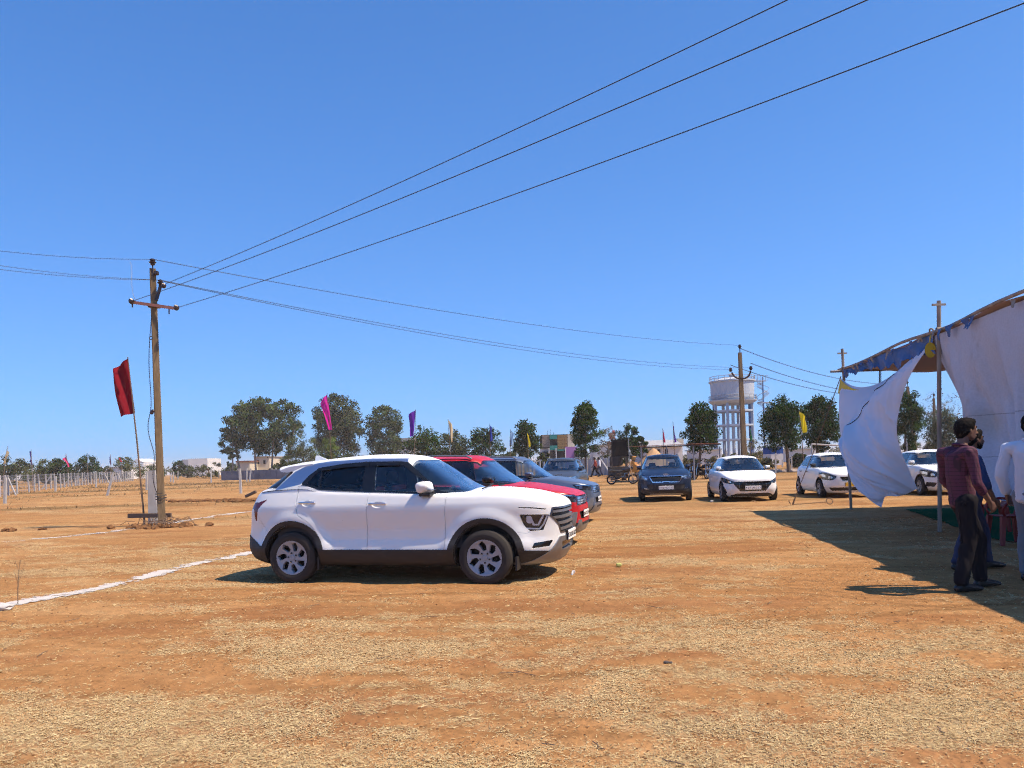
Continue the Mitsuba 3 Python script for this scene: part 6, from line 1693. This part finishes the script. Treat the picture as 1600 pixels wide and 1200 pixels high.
def person(name, label, at_xy, face_deg, S, mats, seed=0, scale=1.0, group=None, beard=False, size=.016, z0=None):
    """S: joints in the person's frame (x where they face, y to their left, z up, metres)."""
    J = {k: np.array(v, float) for k, v in S.items()}
    k = thing(name, label, 'person', group)
    to = T().translate([float(at_xy[0]), float(at_xy[1]), float(gz(*at_xy)) if z0 is None else z0]) @ T().rotate([0, 0, 1], face_deg) @ T().scale(scale)
    h, nk, ch, pv = J['head'], J['neck'], J['chest'], J['pelvis']
    yaw = S.get('look', [0])[0]
    c, s = math.cos(yaw), math.sin(yaw)
    hd = lambda x, y, z: h + np.array([c * x - s * y, s * x + c * y, z])
    head = [ball(hd(-.012, 0, .035), .082, 24, (1.14, .92, 1.0)), m3.Manifold.batch_hull([ball(hd(.052, .0, .03), .052, 16, (.8, 1.05, 1)), ball(hd(.055, 0, -.07), .028, 16, (1, 1.1, 1)), ball(hd(.0, .042, -.045), .026), ball(hd(.0, -.042, -.045), .026), ball(hd(-.01, 0, .02), .07)]),
            m3.Manifold.batch_hull([ball(hd(.094, 0, .012), .008), ball(hd(.112, 0, -.022), .011), ball(hd(.085, .014, -.026), .009), ball(hd(.085, -.014, -.026), .009)]),
            bone(hd(.086, .017, -.052), hd(.086, -.017, -.052), .0085, .0085), bone(hd(.085, .014, -.064), hd(.085, -.014, -.064), .0075, .0075),
            bone(hd(.078, .036, .034), hd(.084, .010, .036), .010, .010), bone(hd(.078, -.036, .034), hd(.084, -.010, .036), .010, .010),
            ball(hd(-.004, .080, -.005), .022, 12, (.8, .35, 1.35)), ball(hd(-.004, -.080, -.005), .022, 12, (.8, .35, 1.35))]
    body = head + [bone(h + [-.022, 0, -.05], nk + [-.01, 0, 0], .050, .056), bone(nk, ch, .06, .11, (1, 1.2, 1), (.9, 1.35, 1)), bone(ch, pv, .105, .12, (.9, 1.3, 1), (.85, 1.2, 1))]
    shirt, trs, shoes = [], [], []
    for sd, sg_ in (('l', 1), ('r', -1)):
        sh_, el, wr = J['sh_' + sd], J['el_' + sd], J['wr_' + sd]
        hp, kn, an, toe = J['hip_' + sd], J['kn_' + sd], J['an_' + sd], J['toe_' + sd]
        body += [bone(ch + [0, sg_ * .06, .08], sh_, .07, .05), bone(sh_, el, .047, .036), bone(el, wr, .036, .024), bone(pv, hp, .10, .08), bone(hp, kn, .075, .05), bone(kn, an, .045, .034)]
        f = (wr - el) / np.linalg.norm(wr - el)
        body += hand(wr, f, S.get('thumb_' + sd, [1, 0, .1]), S.get('curl_' + sd, [.7])[0], S.get('palm_' + sd, [0, -sg_, 0]))
        cut = el + (wr - el) * S.get('sleeve', [.35])[0]
        shirt += [bone(ch + [0, sg_ * .05, .10], sh_ + [0, sg_ * .006, .004], .085, .062), bone(sh_ + [0, sg_ * .006, 0], el, .064, .052), bone(el, cut, .052, .048)]
        trs += [bone(pv + [0, 0, -.01], hp, .125, .098, (.9, 1.15, 1)), bone(hp, kn, .104, .074), bone(kn, an + [-.005, 0, .02], .076, .064, (1.05, 1, 1), (1.12, 1, .8))]
        t_ = (toe - an); t_[2] = 0; t_ /= np.linalg.norm(t_)
        shoes.append(soft([m3.Manifold.batch_hull([ball([an[0] - t_[0] * .045, an[1] - t_[1] * .045, max(.036, an[2] - .05)], .036), ball([an[0], an[1], max(.06, an[2] - .02)], .040), ball([*(an[:2] + t_[:2] * .12), max(.036, toe[2] + .01)], .040, 16, (1, 1.1, .85)), ball([*(an[:2] + t_[:2] * .195), max(.026, toe[2])], .030, 16, (1, 1.1, .8))])], .02, 4))
    hem = S.get('hem', [.84])[0]
    pz = np.array([pv[0], pv[1], hem])
    shirt += [bone(nk + [-.015, 0, -.03], ch + [0, 0, .06], .066, .12, (1, 1.05, 1), (.9, 1.35, .9)), bone(ch + [0, 0, .06], ch + [.0, 0, -.12], .126, .122, (.9, 1.30, .9), (.9, 1.2, 1)), bone(ch + [0, 0, -.12], pz + [0, 0, .06], .122, .134, (.9, 1.2, 1), (.92, 1.2, .5))]
    put(k, 'body', soft(body, .012, 8), 'm_skin', True, to)
    g = soft(shirt, size, 8, .040, seed, 7)
    put(k, 'shirt', g, mats[0], True, to)
    put(k, 'collar', moved(trimesh.creation.torus(.066, .015, 24, 8), *(nk + [-.012, 0, .012]), ry=.25), mats[0], True, to)
    put(k, 'trousers', soft(trs, size, 6, .036, seed + 3, 7), mats[1], True, to)
    for q in shoes: put(k, 'shoe', q, 'm_shoe', True, to)
    hair = [m3.Manifold.batch_hull([ball(hd(-.022, 0, .048), .090, 24, (1.12, .98, 1.02)), ball(hd(.03, 0, .098), .055, 16, (1.1, 1.15, .7)), ball(hd(-.05, 0, .0), .07)]), m3.Manifold.batch_hull([ball(hd(.045, 0, .105), .038, 16, (1.1, 1.5, .7)), ball(hd(.0, 0, .11), .04, 16, (1, 1.4, .8))]), m3.Manifold.batch_hull([ball(hd(-.06, .035, .0), .045), ball(hd(-.06, -.035, .0), .045), ball(hd(-.068, 0, -.055), .036, 12, (.8, 1.3, 1)), ball(hd(-.02, .068, .0), .02), ball(hd(-.02, -.068, .0), .02)])]
    face = m3.Manifold.batch_hull([ball(hd(.11, 0, .045), .045, 16, (1, 1.5, 1)), ball(hd(.10, 0, -.08), .07)])
    hm = m3.Manifold.batch_boolean(hair, m3.OpType.Add) - face
    put(k, 'hair', soft([hm], .007, 3, .014, seed, 70), 'm_hair', True, to)
    for y in (.03, -.03): put(k, 'eye', moved(trimesh.creation.icosphere(2, .0105), *hd(.083, y, .014)), 'm_eye_white', True, to); put(k, 'pupil', moved(trimesh.creation.icosphere(1, .006), *hd(.0895, y, .014)), 'm_hair', True, to); put(k, 'eyebrow', tube([hd(.089, y * .35, .040), hd(.090, y, .045), hd(.076, y * 1.55, .038)], .0055, 5), 'm_hair', True, to)
    if beard:
        b_ = [m3.Manifold.batch_hull([ball(hd(.06, 0, -.078), .032, 16, (1, 1.15, 1)), ball(hd(.005, .05, -.045), .024), ball(hd(.005, -.05, -.045), .024), ball(hd(.0, .055, -.01), .018), ball(hd(.0, -.055, -.01), .018)]) - m3.Manifold.batch_hull([ball(hd(.10, .0, .0), .045, 16, (1, 1.1, 1)), ball(hd(.10, 0, -.03), .04)]), bone(hd(.090, .02, -.042), hd(.090, -.02, -.042), .009, .009)]
        put(k, 'beard', soft(b_, .010, 3, .008, 4, 40), 'm_hair', True, to)
    return k

MAN1 = dict(head=(.10, -.01, 1.635), neck=(.045, 0, 1.475), chest=(.01, 0, 1.30), pelvis=(.045, 0, .95), look=[-.10],
            sh_l=(.0, .20, 1.41), el_l=(.05, .27, 1.13), wr_l=(.20, .24, .94), sh_r=(-.03, -.205, 1.41), el_r=(.0, -.265, 1.11), wr_r=(.15, -.235, .915), thumb_r=[1, .2, .2], palm_r=[-.2, 1, -.2], curl_r=[.75], curl_l=[.7],
            hip_l=(.08, .085, .92), kn_l=(.28, .10, .50), an_l=(.30, .10, .085), toe_l=(.55, .09, .03), hip_r=(.02, -.085, .92), kn_r=(.02, -.09, .49), an_r=(-.07, -.09, .085), toe_r=(.16, -.11, .03), sleeve=[.42], hem=[.83])
q = gp(1503, 923)
person('person', 'man in a burgundy checked shirt and dark trousers, seen from the side by the tent', q, 8, MAN1, ('m_shirt_check', 'm_trousers_dark'), 1)
MAN2 = dict(head=(.07, -.01, 1.56), neck=(.02, 0, 1.40), chest=(-.02, 0, 1.23), pelvis=(.0, 0, .90), look=[0],
            sh_l=(-.02, .19, 1.33), el_l=(-.03, .26, 1.06), wr_l=(.08, .25, .86), sh_r=(-.02, -.19, 1.33), el_r=(.03, -.26, 1.06), wr_r=(.14, -.24, .86), curl_r=[.7], curl_l=[.7],
            hip_l=(.03, .085, .87), kn_l=(.20, .09, .47), an_l=(.24, .09, .085), toe_l=(.45, .09, .03), hip_r=(-.02, -.085, .87), kn_r=(-.10, -.09, .47), an_r=(-.22, -.09, .10), toe_r=(.0, -.09, .03), sleeve=[.2], hem=[.80])
q = gp(1519, 890)
person('person', 'bearded man in a blue shirt and jeans behind the man in the checked shirt', q, 0, MAN2, ('m_shirt_blue', 'm_jeans'), 2, beard=True)
MAN3 = dict(head=(.05, 0, 1.62), neck=(.01, 0, 1.46), chest=(-.02, 0, 1.29), pelvis=(.0, 0, .93), look=[0],
            sh_l=(-.02, .21, 1.39), el_l=(-.03, .28, 1.10), wr_l=(.08, .27, .90), sh_r=(-.02, -.21, 1.39), el_r=(.0, -.28, 1.10), wr_r=(.10, -.27, .89), curl_r=[.7], curl_l=[.7],
            hip_l=(.02, .09, .90), kn_l=(.08, .10, .49), an_l=(.06, .10, .085), toe_l=(.3, .11, .03), hip_r=(-.01, -.09, .90), kn_r=(-.02, -.10, .49), an_r=(-.07, -.10, .085), toe_r=(.15, -.12, .03), sleeve=[.8], hem=[.80])
q = gp(1617, 909)
person('person', 'man in a pale blue-white shirt and grey trousers cut by the right edge', q, 35, MAN3, ('m_shirt_white', 'm_trousers_grey'), 3, scale=1.04)
WALK = dict(head=(.05, 0, 1.56), neck=(.01, 0, 1.40), chest=(-.01, 0, 1.23), pelvis=(0, 0, .90),
            sh_l=(-.02, .19, 1.33), el_l=(-.14, .24, 1.08), wr_l=(-.10, .25, .85), sh_r=(.0, -.19, 1.33), el_r=(.08, -.24, 1.08), wr_r=(.22, -.23, .90), curl_r=[.7], curl_l=[.7],
            hip_l=(.03, .085, .87), kn_l=(.22, .09, .48), an_l=(.34, .09, .09), toe_l=(.55, .09, .05), hip_r=(-.02, -.085, .87), kn_r=(-.12, -.09, .47), an_r=(-.36, -.09, .15), toe_r=(-.15, -.09, .03), sleeve=[.2], hem=[.80])
q = foot(930.5, 66); person('person', 'man in a reddish shirt and dark trousers walking far off by the stone fence', q[:2], 175, WALK, ('m_shirt_red', 'm_trousers_dark'), 4, size=.03)
q = foot(937, 70); person('person', 'person in a white shirt partly hidden behind the far walking man', q[:2], 170, MAN2, ('m_shirt_white', 'm_jeans'), 5, size=.03)
# ---------------------------------------------------------------- two- and three-wheelers, display board
pr('auto_yellow', (.45, .20, .015), .4, clearcoat=.6); pr('canvas_black', (.02, .02, .022), .8); pr('screen_black', (.005, .005, .007), .9, specular=.1); pr('tank_black', (.012, .012, .016), .2, clearcoat=1.0)
_moto = None
def motorcycle(x, y, rz, label, group=None, lean=7):
    global _moto
    if _moto is None:
        R, wb = .30, 1.28
        W = lambda cx: (moved(trimesh.creation.torus(R - .045, .045, 40, 10), cx, 0, R, rx=math.pi / 2), moved(trimesh.creation.torus(R - .085, .014, 40, 6), cx, 0, R, rx=math.pi / 2))
        spokes = lambda cx: cat(*[bar([cx, 0, R], [cx + (R - .08) * math.cos(a), 0, R + (R - .08) * math.sin(a)], .022, .012) for a in np.arange(6) * np.pi / 3], moved(cyl(.06, .09, 16), cx, .045, R, rx=math.pi / 2))
        t = hull(np.vstack([mesh_of(ball(p, r_, 12, (1, .8, 1))).vertices for p, r_ in (((.10, 0, .86), .11), ((.38, 0, .92), .10), ((.42, 0, .82), .07), ((.08, 0, .78), .08))]))
        st = hull(np.vstack([mesh_of(ball(p, r_, 12, (1, 1.5, .8))).vertices for p, r_ in (((.02, 0, .80), .06), ((-.30, 0, .80), .075), ((-.62, 0, .86), .055))]))
        tail = hull([(-.40, -.09, .72), (-.40, .09, .72), (-.30, -.1, .80), (-.30, .1, .80), (-.84, -.05, .86), (-.84, .05, .86), (-.80, 0, .92), (-.60, 0, .74)])
        eng = cat(rbox(.30, .24, .22, .05, .10, 0, .26), moved(rbox(.16, .18, .26, .04), .18, 0, .42, ry=.5), *[moved(box(.20, .22, .012), .22, 0, .46 + .035 * k, ry=.5) for k in range(5)])
        frame = cat(tube([(.48, 0, .92), (.30, 0, .45), (.0, 0, .26), (-.20, 0, .35), (-.35, 0, .74)], .02, 8), tube([(.48, 0, .90), (.05, 0, .76), (-.55, 0, .76)], .02, 8), *[bar([-.58, s * .09, .32], [-.15, s * .08, .36], .035) for s in (-1, 1)])
        fork = cat(*[tube([(.50, s * .085, 1.0), (wb - .64, s * .085, R)], .020, 8) for s in (-1, 1)])
        bars = tube(spline([(.36, -.36, 1.10), (.46, -.22, 1.12), (.48, 0, 1.02), (.46, .22, 1.12), (.36, .36, 1.10)], 30), .013, 8)
        hl = cat(moved(rbox(.14, .17, .17, .05), .58, 0, .88), moved(rbox(.04, .15, .10, .02), .60, 0, 1.06))
        exh = tube(spline([(.20, -.13, .34), (.22, -.15, .22), (.0, -.15, .22), (-.30, -.15, .28), (-.70, -.15, .36)], 24), [.02] * 12 + [.042] * 12, 10)
        mud = lambda cx, a0, a1, r_: sheet(np.array([[(cx + r_ * math.cos(a), b, R + r_ * math.sin(a)) for b in (-.06, -.03, 0, .03, .06)] for a in np.linspace(a0, a1, 16)]), .006)
        sh_ = cat(*[tube([(-.56, s * .11, .36), (-.42, s * .11, .70)], .028, 8) for s in (-1, 1)])
        stand = tube([(0.0, .1, .26), (-.08, .22, .03)], .014, 6)
        mir = [cat(tube([(.44, s * .22, 1.12), (.42, s * .30, 1.28)], .007, 5), moved(rbox(.02, .12, .08, .009), .42, s * .32, 1.27)) for s in (-1, 1)]
        L = [('tank', t, 'm_tank_black', 40), ('seat', st, 'm_canvas_black', 40), ('tail_fairing', tail, 'm_tank_black', 30), ('engine', eng, 'm_insulator', 30), ('side_panel', cat(*[moved(rbox(.34, .05, .22, .02), -.22, s * .10, .52) for s in (-1, 1)]), 'm_tank_black', 30), ('frame', frame, 'm_black_plastic', 40), ('fork', fork, 'm_chrome', 40), ('handlebar', bars, 'm_chrome', 40), ('headlight', hl, 'm_tank_black', 40), ('exhaust', exh, 'm_insulator', 40),
             ('front_mudguard', mud(wb - .64, .5, 2.6, R + .03), 'm_tank_black', True), ('rear_mudguard', mud(-.64, .9, 3.3, R + .04), 'm_black_plastic', True), ('shock_absorber', sh_, 'm_black_plastic', 40), ('side_stand', stand, 'm_black_plastic', 40), ('mirror', mir[0], 'm_black_plastic', 30), ('mirror', mir[1], 'm_black_plastic', 30), ('foot_rest', bar([.02, -.26, .28], [.02, .26, .28], .025), 'm_black_plastic', False)]
        for cx in (wb - .64, -.64):
            L.append((('wheel', W(cx)[0], 'm_rubber', 40), ('rim', W(cx)[1], 'm_chrome', 40), ('spokes', spokes(cx), 'm_alloy', 30)))
        _moto = [tuple((q[0], ply(mesh_of(q[1]), q[2], smooth=q[3])) for q in (e if isinstance(e[0], tuple) else (e,))) for e in L]
    k = thing('motorcycle', label, 'motorcycle', group)
    to = T().translate([float(x), float(y), float(gz(x, y))]) @ T().rotate([0, 0, 1], rz) @ T().rotate([1, 0, 0], -lean)
    for e in _moto:
        p = put(k, e[0][0], e[0][1], None, to=to)
        for q in e[1:]: put(p, q[0], q[1], None, to=to)
q = foot(972.5, 46); motorcycle(q[0], q[1], -4, 'black motorcycle parked side on left of the dark blue SUV', lean=-6)
for i, (px, d, a, l) in enumerate(((1073, 51.2, 100, 'dark motorcycle under the shelter right behind the dark blue SUV'), (1084, 51.5, 80, 'dark motorcycle second from the left in the shelter row'), (1095, 51.2, 112, 'dark motorcycle in the middle of the shelter row'), (1105, 51.6, 75, 'dark motorcycle fourth in the shelter row'), (1116, 51.4, 105, 'dark motorcycle at the right end of the shelter row, next to the white hatchback'))):
    q = foot(px, d); motorcycle(q[0], q[1], a + 180, l, 'motorcycles under the shelter', lean=8)
# auto rickshaw
q = foot(979, 66); ar = thing('auto_rickshaw', 'yellow and black auto rickshaw behind the black motorcycle', 'auto rickshaw')
to = T().translate([float(q[0]), float(q[1]), float(q[2])]) @ T().rotate([0, 0, 1], -22)
tub = sg.Polygon([(-1.25, .35), (-1.28, .85), (-.2, .85), (-.12, .45), (.45, .45), (.55, .95), (.78, 1.02), (1.05, .88), (1.15, .50), (1.05, .30), (-1.1, .28)])
put(ar, 'lower_body', cat(mesh_of(prism(rounded(tub.intersection(sg.box(-2, 0, .50, 2)), .03), 'y', -.62, .62)), mesh_of(prism(rounded(tub.intersection(sg.box(.40, 0, 2, 2)), .03), 'y', -.50, .50))), 'm_auto_yellow', 30, to)
put(ar, 'canopy', mesh_of(prism(rounded(sg.Polygon([(-1.28, .86), (-1.30, 1.60), (-1.15, 1.76), (.45, 1.80), (.62, 1.72), (.60, 1.66), (-.42, 1.64), (-.50, .90)]), .03), 'y', -.62, .62)), 'm_canvas_black', 30, to)
put(ar, 'front_cowl', mesh_of(prism(rounded(sg.Polygon([(.52, .92), (.50, 1.05), (.72, 1.70), (.80, 1.66), (.86, .98)]).difference(sg.Polygon([(.585, 1.16), (.74, 1.62), (.86, 1.62), (.90, 1.16)])), .004), 'y', -.56, .56)), 'm_auto_yellow', 30, to)
put(ar, 'windscreen', bar([.62, 0, 1.14], [.755, 0, 1.63], .02, 1.02), 'm_pane_dark', False, to)
for y in (-.58, .58): put(ar, 'roof_post', tube([(.55, y * .92, .95), (.68, y * .92, 1.70)], .025, 8), 'm_auto_yellow', 40, to)
put(ar, 'headlamp', moved(lathe([(0, .05), (.07, .05), (.09, .02), (.05, -.06), (0, -.06)], 20), 1.08, 0, .82, ry=1.4), 'm_chrome', 40, to)
put(ar, 'passenger_seat', rbox(.5, 1.0, .16, .05, -.85, 0, .72), 'm_canvas_black', 30, to); put(ar, 'driver_seat', rbox(.3, .6, .12, .05, .05, 0, .72), 'm_canvas_black', 30, to)
put(ar, 'yellow_band', cat(*[moved(box(1.05, .01, .30), -.75, s * .626, .52) for s in (-1, 1)]), 'm_panel_brown', False, to)
for x, y in ((.92, 0), (-.85, -.52), (-.85, .52)):
    p = put(ar, 'wheel', moved(trimesh.creation.torus(.17, .06, 32, 10), x, y, .22, rx=math.pi / 2), 'm_rubber', 40, to)
    put(p, 'rim', moved(cyl(.12, .07, 20), x, y + .035, .22, rx=math.pi / 2), 'm_alloy', 30, to)
put(ar, 'front_mudguard', sheet(np.array([[(.92 + .26 * math.cos(a), b, .24 + .26 * math.sin(a)) for b in (-.11, -.05, 0, .05, .11)] for a in np.linspace(.2, 2.9, 16)]), .008), 'm_canvas_black', True, to)
for s in (-1, 1): put(ar, 'side_mirror', moved(rbox(.03, .12, .16, .01), .72, s * .68, 1.25), 'm_canvas_black', 30, to)
# display board
d = 60.0
bd = thing('display_board', 'big black display board standing behind the auto rickshaw', 'display board')
p0, p1 = at(955, 687, d), at(981, 713, d)
put(bd, 'panel', rbox(p1[0] - p0[0], .18, p0[2] - p1[2], .02, (p0[0] + p1[0]) / 2, d, p1[2]), 'm_screen_black')
for i in range(4):
    for j in range(4):
        w_, h_ = (p1[0] - p0[0]) / 4, (p0[2] - p1[2]) / 4
        put(bd, 'tile', box(w_ - .012, .01, h_ - .012, p0[0] + w_ * (i + .5), d - .095, p1[2] + h_ * j + .006), 'm_screen_black')
for px in (957, 979): put(bd, 'leg', moved(cyl(.05, p1[2] - foot(px, d)[2] + .05, 8), *foot(px, d)), 'm_insulator')
put(bd, 'side_pole', moved(cyl(.035, at(981.5, 686, d)[2], 8), at(981.5, 700, d)[0] + .04, d, .05), 'm_galv')
put(bd, 'base', rbox(1.5, .8, .9, .03, foot(967, d)[0], d + .3, foot(967, d)[2]), 'm_canvas_black')
# a pale ladder of poles leaning by the fence
q0, q1 = at(938, 717, 66), foot(957, 64)
lp = thing('leaning_pole', 'pale pole lying slanted between the far walkers and the motorcycle', 'pole')
put(lp, 'pole', tube([q0, q1 + [0, 0, .05]], .06, 8), 'm_stone_white')
# ---------------------------------------------------------------- air
scene['air'] = {'type': 'homogeneous', 'albedo': rgb(.95, .95, .95), 'sigma_t': 0.0004}
scene['camera']['medium'] = {'type': 'ref', 'id': 'air'}
scene['haze'] = {'type': 'cube', 'bsdf': {'type': 'null'}, 'interior': {'type': 'ref', 'id': 'air'}, 'to_world': T().translate([0, 1700, 8.9]) @ T().scale([4200, 2300, 10.1])}
labels['haze'] = {'label': 'thin pale haze in the air over the field', 'kind': 'stuff'}
